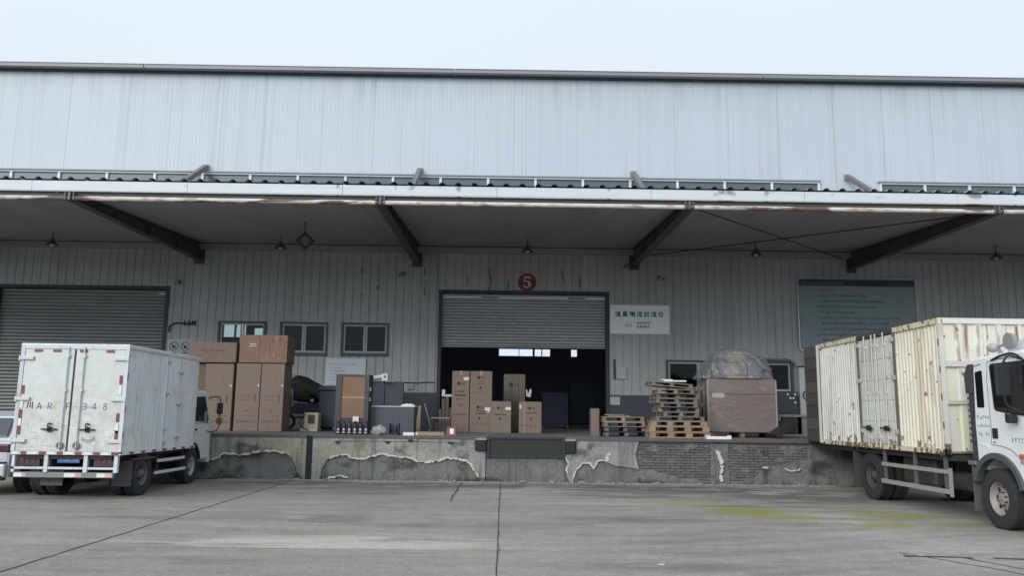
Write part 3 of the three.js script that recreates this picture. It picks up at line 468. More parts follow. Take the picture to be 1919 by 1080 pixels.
{ // cameras, cable, control boxes
  const camM = M([.3, .31, .32], .4);
  [[-3.72, 6.62, -1, 'small wall camera left of the open roller door beneath the beam'], [4.42, 7.02, -1, 'small wall camera beside the beam right of the number sign'], [5.6, 6.62, 1, 'small wall camera above the white name sign'], [-11.8, 6.22, 1, 'small wall camera at the corner of the left roller door']].forEach(([x, y, s, l]) => {
    const t = thing('security_camera', l, 'camera', [x, y, wallZ], 'wall cameras');
    obj('mount', [bx(x - .05, x + .05, y, y + .12, wallZ + .002, wallZ + .04), bar([x, y + .06, wallZ + .04], [x, y + .02, wallZ + .16], .03, .03)], darkSteel, t);
    obj('housing', cyl([x - s * .08, y + .02, wallZ + .1], [x + s * .12, y - .04, wallZ + .32], .045), camM, t); obj('lens', cyl([x + s * .12, y - .04, wallZ + .32], [x + s * .125, y - .042, wallZ + .335], .035), M(.01, .2), t);
  });
  one('loose_cable', 'loop of black cable tacked to the wall above the warning sign', 'cable', [tube([[-12.05, 4.45, wallZ + .05], [-11.98, 4.68, wallZ + .07], [-11.7, 4.78, wallZ + .06], [-11.4, 4.74, wallZ + .07], [-11.1, 4.8, wallZ + .05]], .025), ...[-11.5, -11.35, -11.22, -11.12].map(x => cyl([x, 4.68, wallZ + .05], [x + .02, 4.88, wallZ + .06], .018))], M(.015, .7));
  one('wall_cable', 'black cable sagging along the wall above the dark cabinet', 'cable', tube([[-3.9, 2.76, wallZ + .04], [-3.0, 2.74, wallZ + .04], [-2.75, 2.77, wallZ + .05], [-2.5, 2.76, wallZ + .04]], .016), M(.015, .7));
  const c = thing('control_box', 'small white control box beside a brown strip right of the open door', 'control box', [4.1, 2.95, wallZ]);
  obj('box', bx(4.02, 4.38, 2.97, 3.4, wallZ + .004, wallZ + .1, .015), M([.5, .52, .5], .5), c); obj('strip', bx(3.92, 3.99, 2.95, 3.68, wallZ + .004, wallZ + .05), M([.1, .06, .06], .7), c); obj('cover', bx(4.05, 4.35, 3.0, 3.37, wallZ + .1, wallZ + .106), M([.42, .44, .44], .5), c);
  const n = thing('paper_notice', 'white gridded paper notice on the dark tiles right of the door', 'notice', [3.95, 2.05, wallZ]);
  obj('sheet', bx(3.8, 4.14, 2.06, 2.33, wallZ + .016, wallZ + .024), white, n);
  quad('print', canvasTex(160, 128, (x, w, h) => { x.fillStyle = '#b9bdb9'; x.fillRect(0, 0, w, h); x.strokeStyle = '#6d7674'; x.lineWidth = 2; for (let i = 1; i < 8; i++) { x.strokeRect(10, 8, w - 20, i * 14); x.beginPath(); x.moveTo(i * 20, 8); x.lineTo(i * 20, 106); x.stroke(); } }), 3.81, 4.13, 2.07, 2.32, wallZ + .027, n);
  one('wall_pipe', 'grey conduit bending down the wall beside the right window', 'pipe', tube([[8.9, 3.75, wallZ + .08], [9.8, 3.74, wallZ + .08], [10.3, 3.7, wallZ + .08], [10.46, 3.5, wallZ + .08], [10.47, 2.6, wallZ + .08], [10.47, 1.2, wallZ + .08]], .04, 60), M([.2, .21, .2], .5));
  one('wall_socket', 'small grey socket box above the tiles left of the open door', 'socket', [bx(-3.42, -3.2, 2.5, 2.68, wallZ + .003, wallZ + .07, .01), bx(-3.39, -3.23, 2.53, 2.65, wallZ + .07, wallZ + .078)], M([.3, .31, .3], .5));
}

// ---------------------------------------------------------------- cartons
const kraft = tex(256, 256, (u, v) => { const n = fbm(u * 12, v * 12, 4, 401), f = fbm(u * 3, v * 90, 3, 411); const g = .82 + .16 * n + .1 * f; return [.18 * g, .133 * g, .104 * g]; });
const kraftM = [1, .9, 1.08, .8].map(k => { const m = M(kraft, .85); m.color.setRGB(k, k, k); return m; });
const tapeM = M([.3, .25, .19], .35), stick = M([.62, .62, .58], .6), greyKraft = M([.17, .165, .15], .85);
function carton(label, x0, x1, y0, y1, z, d, draw, opt = {}) {
  const t = thing('carton', label, 'carton', [(x0 + x1) / 2, y0, z - d / 2], opt.group); const mt = opt.mat || kraftM[Math.floor(rnd() * 3)];
  obj('body', bx(x0, x1, y0, y1, z - d, z, .012), mt, t);
  obj('lid_flap', [bx(x0 + .01, (x0 + x1) / 2 - .003, y1, y1 + .006, z - d + .01, z - .01), bx((x0 + x1) / 2 + .003, x1 - .01, y1, y1 + .006, z - d + .01, z - .01)], mt, t);
  const w = x1 - x0, h = y1 - y0, pw = 320, ph = Math.round(320 * h / w);
  if (draw) quad('print', canvasTex(pw, ph, (c, a, b) => { const k = opt.bg || '#7a6b60'; c.fillStyle = k; c.fillRect(0, 0, a, b); speckle(c, a, b, 2500, mulberry(Math.round(x0 * 100 + y0 * 37 + 999)), opt.sp || ['#75665b', '#807065', '#716358'], 1, 9); draw(c, a, b); }), x0 + .01, x1 - .01, y0 + .01, y1 - .01, z + .0025, t, .85);
  for (const [fx, fy, fw, fh] of opt.labels || []) obj('label_sticker', bx(x0 + fx * w, x0 + (fx + fw) * w, y0 + fy * h, y0 + (fy + fh) * h, z + .003, z + .0055), stick, t);
  if (opt.tape) obj('tape', bx((x0 + x1) / 2 - .03, (x0 + x1) / 2 + .03, y1 - .12, y1 + .008, z + .003, z + .005), tapeM, t);
  return t;
}
{
  const tall = (c, w, h) => { const r = mulberry(31); c.fillStyle = '#463b33'; blur(c, 60, h * .47, 150, 20, 5, r); blur(c, 60, h * .53, 150, 20, 5, r); c.fillRect(w * .8, h * .46, 14, h * .12); c.fillStyle = '#6d5e51'; c.fillRect(20, h * .11, w - 40, 4); c.fillRect(20, h * .38, w - 40, 4); c.fillRect(w * .1, h * .62, w * .6, 3); c.fillStyle = '#665749'; blur(c, w * .62, h * .22, 60, 40, 2, r); c.fillStyle = '#4c4139'; c.fillRect(w * .42, h * .695, 50, 14); c.fillStyle = '#695a43'; c.fillRect(w * .15, h * .775, w * .72, 5); c.fillRect(w * .55, h * .77, w * .3, 14); c.fillStyle = '#3b312b'; blur(c, 26, h * .84, w - 56, 36, 9, r); c.strokeStyle = '#5b4e44'; c.lineWidth = 4; c.strokeRect(w * .35, h * .93, 26, 44); c.beginPath(); c.moveTo(w * .55, h * .97); c.lineTo(w * .65, h * .92); c.stroke(); };
  const gp = 'tall refrigerator cartons beside the small truck', lab = [[.9, .66, .06, .025]];
  carton('plain brown carton half hidden behind the small truck box', -9.45, -8.6, FL, 3.02, -23.35, .8, null, { mat: kraftM[3], group: gp });
  carton('leftmost fully visible tall brown carton behind the truck mirror', -8.56, -7.76, FL, 3.0, -23.2, .8, tall, { group: gp, labels: lab });
  carton('middle tall brown carton between two identical tall cartons', -7.68, -6.98, FL, 3.03, -23.2, .8, tall, { group: gp, labels: lab });
  carton('rightmost tall brown carton next to the dark covered machine', -6.965, -6.3, FL, 3.03, -23.2, .82, tall, { group: gp, labels: lab });
  carton('long brown carton lying on top of the left tall cartons', -9.1, -7.72, 3.04, 3.62, -23.2, .75, (c, w, h) => { c.fillStyle = '#3f352f'; const r = mulberry(8); blur(c, w * .22, h * .34, w * .33, 16, 7, r); blur(c, w * .58, h * .34, w * .2, 16, 3, r); c.fillStyle = '#5e5045'; blur(c, w * .22, h * .56, w * .3, 7, 9, r); }, { bg: '#75645a', sp: ['#6f5f55', '#7a695f'] });
  carton('scuffed reddish brown carton wrapped in film atop the right tall cartons', -7.62, -6.25, 3.045, 3.84, -23.15, .85, (c, w, h) => { const r = mulberry(5); for (let i = 0; i < 60; i++) { c.fillStyle = ['rgba(168,140,112,.35)', 'rgba(120,78,52,.4)', 'rgba(96,66,50,.35)'][i % 3]; c.fillRect(w * (.35 + .65 * r()), h * r(), 3 + 10 * r(), h * .4 * r()); } c.fillStyle = '#c9b99f'; c.fillRect(w * .2, h * .3, 44, 6); c.fillRect(w * .2, h * .38, 48, 5); c.fillStyle = '#5b4436'; c.fillRect(w * .4, 0, 4, h); }, { bg: '#7d6453', sp: ['#755c4b', '#866d5b'] });
  const logo = (c, x, y, s, col) => { c.fillStyle = col; c.beginPath(); c.arc(x, y, s * .5, 0, 7); c.fill(); c.font = `bold ${s}px sans-serif`; c.fillText('LG', x + s * .75, y + s * .36); };
  const icons = (c, y, n, w, s) => { for (let i = 0; i < n; i++) { c.fillRect(w * .1 + i * w * .8 / n, y, s, s); } };
  const dk = '#2c2420', g2 = 'appliance cartons standing in the open doorway';
  carton('narrow tall carton with black band, leftmost in the open doorway', -1.6, -1.06, FL, 2.98, -25, .6, (c, w, h) => { logo(c, 120, h * .2, 62, dk); c.font = 'bold 54px sans-serif'; c.fillText('STYLER', 52, h * .35); c.fillRect(44, h * .385, w - 110, 22); c.beginPath(); c.arc(105, h * .46, 18, 0, 7); c.fill(); c.fillStyle = '#4a3f38'; blur(c, 130, h * .45, 110, 20, 6, mulberry(2)); blur(c, 100, h * .52, 120, 60, 5, mulberry(4)); icons(c, h * .7, 6, w, 26); }, { group: g2, labels: [[.66, .85, .3, .05]], tape: 1 });
  carton('wide tall carton with two printed logos behind the short cartons', -1.04, -.36, FL, 2.98, -25, .68, (c, w, h) => { logo(c, 125, h * .1, 46, dk); blur(c, 100, h * .15, 110, 22, 4, mulberry(3)); blur(c, 100, h * .19, 110, 22, 4, mulberry(6)); c.beginPath(); c.arc(150, h * .27, 18, 0, 7); c.fill(); c.fillStyle = '#6b5a4c'; icons(c, h * .33, 4, w, 24); c.fillRect(40, h * .47, 220, 8); logo(c, 120, h * .59, 46, dk); c.font = 'bold 40px sans-serif'; c.fillText('STYLER', 90, h * .67); c.fillRect(90, h * .69, 130, 12); c.beginPath(); c.arc(140, h * .77, 18, 0, 7); c.fill(); c.fillStyle = '#5e4f44'; icons(c, h * .84, 4, w, 26); }, { group: g2, labels: [[.68, .36, .27, .05], [.8, .33, .1, .03]], tape: 1 });
  carton('short carton with a black line in front of the strapped carton', -.4, .24, FL, 2.06, -24.9, .6, (c, w, h) => { logo(c, 120, h * .2, 40, '#2d2c28'); c.fillRect(60, h * .4, 180, 14); c.fillStyle = '#3a2426'; c.beginPath(); c.arc(150, h * .55, 18, 0, 7); c.fill(); c.fillStyle = '#6b635a'; icons(c, h * .72, 3, w, 20); }, { group: g2, labels: [[.72, .73, .26, .09]], bg: '#7a6e62', sp: ['#73675c', '#807468'] });
  carton('short brown carton with a pale strap, rightmost in the open doorway', .48, 1.18, FL, 2.06, -25, .65, (c, w, h) => { logo(c, 150, h * .2, 40, '#34282b'); c.fillStyle = '#5c4c4c'; c.fillRect(95, h * .33, 160, 22); c.fillStyle = '#34282b'; c.beginPath(); c.arc(170, h * .54, 16, 0, 7); c.fill(); c.fillStyle = '#5c4c4c'; icons(c, h * .74, 4, w, 24); c.fillStyle = '#a79c98'; c.fillRect(70, 0, 7, h); }, { group: g2, labels: [[.03, .78, .07, .12]], bg: '#7c6c62', sp: ['#75655c', '#827268'] });
  carton('lower carton supporting the strapped carton deeper in the doorway', .0, .74, FL, 2.09, -26.95, .7, null, { mat: kraftM[3], group: g2 });
  const s = carton('strapped grey brown carton stacked deeper inside the doorway', .0, .72, 2.1, 3.0, -27, .65, (c, w, h) => { logo(c, 110, h * .38, 60, '#36352f'); c.fillStyle = '#55544c'; blur(c, 90, h * .56, 170, 26, 6, mulberry(7)); c.fillStyle = '#9a988d'; for (const x of [24, 60, 150, 190, 250, 300]) c.fillRect(x, 0, 4, h); }, { group: g2, mat: greyKraft, bg: '#6f665b', sp: ['#695f55', '#776d62'] });
  obj('hand_tag', plate([[.76, 2.28], [.9, 2.24], [.94, 2.5], [.88, 2.52], [.82, 2.36], [.78, 2.5], [.74, 2.5]], -27.05, .004), stick, s);
  const rb = thing('red_box', 'small red and white box on the dock edge left of the leveller', 'box', [-1.3, FL, -20.85]);
  obj('body', bx(-1.44, -1.19, FL, FL + .23, -21.05, -20.8, .008), M([.24, .075, .065], .7), rb); obj('label', bx(-1.36, -1.26, FL + .05, FL + .19, -20.8, -20.797), M([.75, .72, .68], .6), rb);
  const ru = thing('standing_board', 'tall narrow brown carton sheet leaning at the right door jamb', 'board', [2.55, FL, -22.6]);
  obj('sheet', bx(2.44, 2.66, FL, FL + .76, -22.9, -22.5, .01), kraftM[2], ru); obj('edge_fold', bx(2.662, 2.672, FL, FL + .74, -22.88, -22.52), kraftM[3], ru);
}

// ---------------------------------------------------------------- clutter on the left half of the dock
const woodMap = tex(256, 512, (u, v) => { const g = fbm(u * 3 + .6 * fbm(u * 2, v * 3, 3, 431), v * 40, 4, 421), k = .8 + .45 * g; return [.19 * k, .105 * k, .06 * k]; });
{
  const steel = M([.35, .35, .34], .4, { metalness: .6 }), rubber = M(.02, .85), cover = M([.022, .024, .025], .75, bump(1.5, .03));
  // cargo tricycle under a dark cover, parked along the wall
  const t = thing('covered_tricycle', 'dark covered cargo tricycle parked along the wall by the cartons', 'tricycle', [-6.6, FL, -26.6]);
  const g = new THREE.SphereGeometry(1, 26, 18); const p = g.attributes.position;
  for (let i = 0; i < p.count; i++) { let x = p.getX(i), y = p.getY(i), z = p.getZ(i); const s = v => Math.sign(v) * Math.pow(Math.abs(v), .55); x = s(x); y = s(y); z = s(z); const n = 1 + .5 * (fbm(x * 2.5 + 5, y * 3 + z * 2 + 5, 5, 441) - .5), hh = mix(2.86, 2.3, sstep(-.8, 1.1, x)) + .16 * (fbm(x * 5 + 9, z * 3 + 4, 4, 447) - .5); p.setXYZ(i, x * .82 * n, y > 0 ? hh - 2.42 - (1 - y) * .5 : y * .45 * n, z * .45 * n); }
  g.computeVertexNormals(); obj('cover', g.translate(-6.25, 2.42, -26.7), cover, t);
  obj('cargo_bed', [bx(-7.05, -5.5, 1.6, 1.95, -27.1, -26.35), bx(-6.4, -5.45, 1.45, 1.6, -27.0, -26.45)], M([.03, .04, .06], .6), t);
  obj('handlebar', [tube([[-7.25, 2.75, -26.3], [-7.0, 2.86, -26.4], [-6.7, 2.78, -26.5], [-6.6, 2.5, -26.5]], .025), cyl([-7.0, 2.85, -26.4], [-7.12, 2.25, -26.3], .03)], steel, t);
  obj('rack', [bx(-7.3, -6.85, 2.12, 2.24, -26.3, -26.1), cyl([-6.84, 2.4, -26.2], [-6.8, 1.85, -26.2], .03)], M([.3, .3, .29], .5), t);
  for (const [x, z] of [[-7.0, -26.5], [-5.75, -26.3], [-5.75, -27.1]]) { const w = obj('wheel', new THREE.TorusGeometry(.2, .055, 10, 24).translate(x, FL + .255, z), rubber, t); obj('hub', cyl([x, FL + .255, z - .05], [x, FL + .255, z + .05], .06), steel, w); }
  obj('frame', [bar([-7.0, FL + .25, -26.5], [-6.9, 2.2, -26.45], .05, .05), bar([-6.9, 1.5, -26.5], [-5.75, 1.45, -26.7], .06, .06), bar([-5.75, FL + .25, -26.3], [-5.75, FL + .25, -27.1], .05, .05), bar([-5.75, FL + .25, -26.7], [-5.75, 1.5, -26.7], .05, .05)], darkSteel, t);
  obj('bell', new THREE.SphereGeometry(.06, 12, 10).translate(-6.18, 2.03, -26.2), M([.5, .5, .48], .4), t);
  // beige machine
  const b = thing('beige_machine', 'small beige box machine with dark window and cable on the dock', 'machine', [-5.75, FL, -24.2]);
  obj('body', bx(-5.93, -5.5, FL + .08, FL + .55, -24.6, -24.2, .02), M([.42, .34, .24], .5), b); obj('window', bx(-5.8, -5.6, FL + .22, FL + .48, -24.2, -24.19), M([.05, .045, .02], .3), b);
  obj('handle', tube([[-5.85, FL + .55, -24.4], [-5.84, FL + .64, -24.4], [-5.6, FL + .64, -24.4], [-5.58, FL + .55, -24.4]], .018), M(.02), b); obj('foot_tray', bx(-6.0, -5.48, FL, FL + .08, -24.55, -24.05, .01), M([.4, .4, .38], .6), b);
  obj('cable', tube([[-5.9, FL + .5, -24.17], [-6.02, FL + .25, -24.12], [-5.9, FL + .1, -24.02], [-5.7, FL + .03, -23.95]], .013), M(.015), b);
  // bin
  const n = thing('waste_bin', 'dark blue wheeled bin between the beige machine and wooden cabinet', 'bin', [-5.3, FL, -24.9]);
  obj('body', (() => { const q = bx(-5.66, -5.08, FL + .1, FL + 1.22, -25.4, -24.8, .03), a = q.attributes.position; for (let i = 0; i < a.count; i++) { const k = mix(.86, 1, (a.getY(i) - FL) / 1.2); a.setX(i, -5.37 + (a.getX(i) + 5.37) * k); a.setZ(i, -25.1 + (a.getZ(i) + 25.1) * k); } return q; })(), M([.022, .032, .055], .55), n);
  obj('lid', bx(-5.7, -5.05, FL + 1.22, FL + 1.36, -25.44, -24.75, .03), M([.022, .035, .035], .5), n); for (const x of [-5.58, -5.18]) obj('wheel', cyl([x - .03, FL + .09, -24.95], [x + .03, FL + .09, -24.95], .09), M([.2, .2, .19], .7), n);
  // cabinet with wooden doors
  const c = thing('wooden_cabinet', 'tall dark cabinet with orange brown wooden doors on the dock edge', 'cabinet', [-4.05, FL, -22]);
  const cm = M([.05, .05, .055], .6); obj('carcass', [bx(-4.52, -4.36, FL, 2.68, -22.5, -21.8), bx(-3.74, -3.63, FL, 2.68, -22.5, -21.8), bx(-4.36, -3.74, 2.63, 2.68, -22.5, -21.8), bx(-4.36, -3.74, FL, 1.5, -22.5, -21.84), bx(-4.36, -3.74, 1.5, 2.63, -22.5, -22.46)], cm, c);
  const wm = M(woodMap, .6); obj('door', bx(-4.355, -3.745, 2.08, 2.625, -21.86, -21.82, .004), wm, c, { uv: .8 }); obj('door', bx(-4.355, -3.745, 1.505, 2.055, -21.86, -21.82, .004), wm, c, { uv: .8 }); obj('rail', bx(-4.355, -3.745, 2.055, 2.08, -21.86, -21.815), M([.4, .3, .2], .5), c);
  for (const y of [2.3, 2.02]) obj('hinge', bx(-3.63, -3.6, y - .05, y + .05, -22.0, -21.9), M([.6, .6, .58], .4), c);
  one('price_card', 'small white card leaning on the front of the wooden cabinet', 'card', bx(-4.03, -3.87, 1.415, 1.56, -21.79, -21.78), stick);
  // black cylinders in a row
  for (let i = 0; i < 6; i++) {
    const x = -4.24 + i * .142, q = thing('canister', `black canister with grey label, ${['first', 'second', 'third', 'fourth', 'fifth', 'sixth'][i]} from the left in the row of six`, 'canister', [x, FL, -21], 'row of black canisters before the wooden cabinet');
    obj('body', new THREE.LatheGeometry([[0, 0], [.058, 0], [.062, .012], [.062, .25], [.05, .275], [.032, .285], [.032, .31], [0, .31]].map(a => new THREE.Vector2(...a)), 18).translate(x, FL, -21), M([.018, .018, .024], .3), q);
    obj('cap', cyl([x, FL + .31, -21], [x, FL + .345, -21], .04), M(.03, .4), q);
    obj('label', new THREE.CylinderGeometry(.0635, .0635, .035, 12, 1, true, -.6, 1.2).translate(x, FL + .055, -21), M([.4, .4, .4], .5, { side: THREE.DoubleSide }), q); obj('label', new THREE.CylinderGeometry(.0635, .0635, .06, 12, 1, true, -.35, .8).translate(x, FL + .13, -21), M([.5, .48, .45], .5, { side: THREE.DoubleSide }), q);
  }
  // grey counter, panels, white roll
  const k = thing('counter', 'slate grey counter with pale worktop standing on the dock', 'counter', [-2.98, FL, -22.3]);
  obj('body', bx(-3.62, -2.43, FL, 1.82, -22.8, -22.1, .008), M([.058, .066, .078], .55), k); obj('worktop', bx(-3.6, -2.41, 1.822, 1.855, -22.82, -22.08, .005), M([.42, .42, .42], .4), k);
  const pn = thing('leaning_boards', 'dark blue grey tall board set leaning behind the grey counter', 'boards', [-3.75, FL, -25.6]);
  obj('board', bx(-4.25, -3.79, FL, 2.66, -25.9, -25.75, .005), M([.04, .047, .062], .6), pn); obj('board', bx(-3.78, -3.2, FL, 2.64, -25.95, -25.78, .005), M([.046, .054, .07], .6), pn); obj('post', bx(-4.35, -4.27, FL, 2.5, -25.85, -25.7), M([.035, .025, .022], .7), pn);
  const w = thing('white_lamp_tube', 'white tube with black underside lying across the dark panels', 'tube', [-3.75, 2.66, -25.6]);
  obj('tube', cyl([-4.55, 2.70, -25.62], [-3.78, 2.82, -25.62], .07), M([.6, .6, .6], .4), w); obj('end_block', bx(-3.86, -3.66, 2.662, 2.9, -25.72, -25.5, .02), M([.66, .66, .65], .45), w); obj('hole', cyl([-3.76, 2.8, -25.5], [-3.76, 2.8, -25.49], .035), M(.02), w);
  // clear bag
  const bagG = new THREE.SphereGeometry(1, 30, 20), bp = bagG.attributes.position; for (let i = 0; i < bp.count; i++) { const x = bp.getX(i), y = bp.getY(i), z = bp.getZ(i), n2 = 1 + 1.1 * (fbm(x * 3 + 9, y * 3 + z * 3 + 9, 4, 451) - .5); bp.setXYZ(i, x * .18 * n2, Math.max(-.095, y * .12 * n2 + .01), z * .15 * n2); } bagG.computeVertexNormals();
  const bag = thing('plastic_bag', 'crumpled pale plastic bag on the dock edge before the counter', 'bag', [-3.22, FL, -21.1]); obj('film', bagG.translate(-3.22, FL + .097, -21.1), P([.78, .79, .79], .2, { transmission: .7, thickness: 0 }), bag); obj('contents', [bx(-3.32, -3.25, FL + .005, FL + .07, -21.12, -21.06, .01), bx(-3.2, -3.13, FL + .005, FL + .06, -21.14, -21.08, .01)], M(.04), bag);
  const cr = thing('bottle_crate', 'small dark blue rack of bottles before the grey counter', 'rack', [-2.83, FL, -21.2]);
  obj('rack', [bx(-2.96, -2.7, FL, FL + .04, -21.35, -21.1), bx(-2.96, -2.94, FL, FL + .3, -21.35, -21.1), bx(-2.72, -2.7, FL, FL + .3, -21.35, -21.1)], M([.02, .025, .045], .5), cr); for (const x of [-2.89, -2.78]) obj('bottle', new THREE.LatheGeometry([[0, 0], [.042, 0], [.042, .2], [.016, .26], [.016, .32], [0, .32]].map(a => new THREE.Vector2(...a)), 14).translate(x, FL + .04, -21.2), M([.02, .03, .06], .2), cr);
  one('foam_strip', 'small white foam strip lying at the right foot of the counter', 'foam', [bx(-2.54, -2.26, FL, FL + .08, -20.85, -20.72, .008)], M([.68, .69, .7], .8));
  one('white_cloth', 'crumpled white cloth on the right end of the grey counter', 'cloth', (() => { const q = new THREE.SphereGeometry(1, 16, 10), a = q.attributes.position; for (let i = 0; i < a.count; i++) { const x = a.getX(i), y = a.getY(i), z = a.getZ(i); a.setXYZ(i, x * .17 * (1 + .3 * vn(y * 3 + 5, z * 3 + 5, 3)), Math.max(0, y * .06 * (.7 + .8 * vn(x * 4 + 8, z * 4 + 8, 9))), z * .1); } q.computeVertexNormals(); return q.translate(-2.62, 1.856, -22.3); })(), M([.6, .61, .62], .8));
  // planks, broom, timber
  const pl = thing('timber_bundle', 'three thin planks leaning on the tiles right of the counter', 'planks', [-2.45, FL, -24]);
  [[-2.72, -2.64, .0], [-2.6, -2.52, .06], [-2.5, -2.44, -.05]].forEach(([a, b2, s]) => obj('plank', bar([(a + b2) / 2, FL, -23.95], [(a + b2) / 2 + s, FL + .78, -24.35], .07, .03), M([.3 + s, .23, .15], .8), pl));
  const br = thing('broom', 'broom with grey bristles leaning right of the thin planks', 'broom', [-2.2, FL, -24]); obj('handle', cyl([-2.12, FL + .18, -23.8], [-2.36, FL + .85, -24.3], .014), M([.25, .25, .25], .5), br); obj('bristles', (() => { const q = new THREE.CylinderGeometry(.03, .13, .22, 14).scale(1, 1, .35); return q.translate(-2.09, FL + .11, -23.77); })(), M([.16, .16, .15], .9), br);
  const tb = thing('timber_beam', 'pale timber beam lying along the dock edge by the red box', 'timber', [-1.85, FL, -21.1]); obj('beam', bx(-2.2, -1.52, FL, FL + .09, -21.2, -21.05, .006), M([.3, .22, .16], .85), tb); obj('end', bx(-2.26, -2.2, FL + .005, FL + .08, -21.18, -21.07), M([.6, .58, .54], .8), tb);
  const st = thing('stacked_stand', 'low dark stand with frame legs left of the open doorway', 'stand', [-1.95, FL, -23.6]); obj('top', bx(-2.1, -1.55, FL + .42, FL + .46, -24.1, -23.6), M([.2, .19, .17], .7), st); for (const [x, z] of [[-2.07, -24.05], [-1.58, -24.05], [-2.07, -23.65], [-1.58, -23.65]]) obj('leg', bx(x - .025, x + .025, FL, FL + .42, z - .025, z + .025), darkSteel, st);
  obj('shelf', bx(-2.05, -1.6, FL + .1, FL + .3, -24.0, -23.7), M([.05, .05, .06]), st);
  const ps = thing('post_stack', 'brown steel posts with pale clamp at the left door jamb', 'posts', [-1.7, FL, -25.6]); [[-1.9, 2.05], [-1.78, 2.1], [-1.66, 1.75], [-1.98, 1.7]].forEach(([x, h]) => obj('post', bx(x - .05, x + .05, FL, h + .1, -25.7, -25.6), M([.1, .075, .065], .7), ps)); obj('clamp', [bx(-1.95, -1.85, 2.2, 2.42, -25.7, -25.58, .01), bx(-1.84, -1.62, 2.2, 2.27, -25.66, -25.6)], M([.55, .55, .53], .5), ps);
}

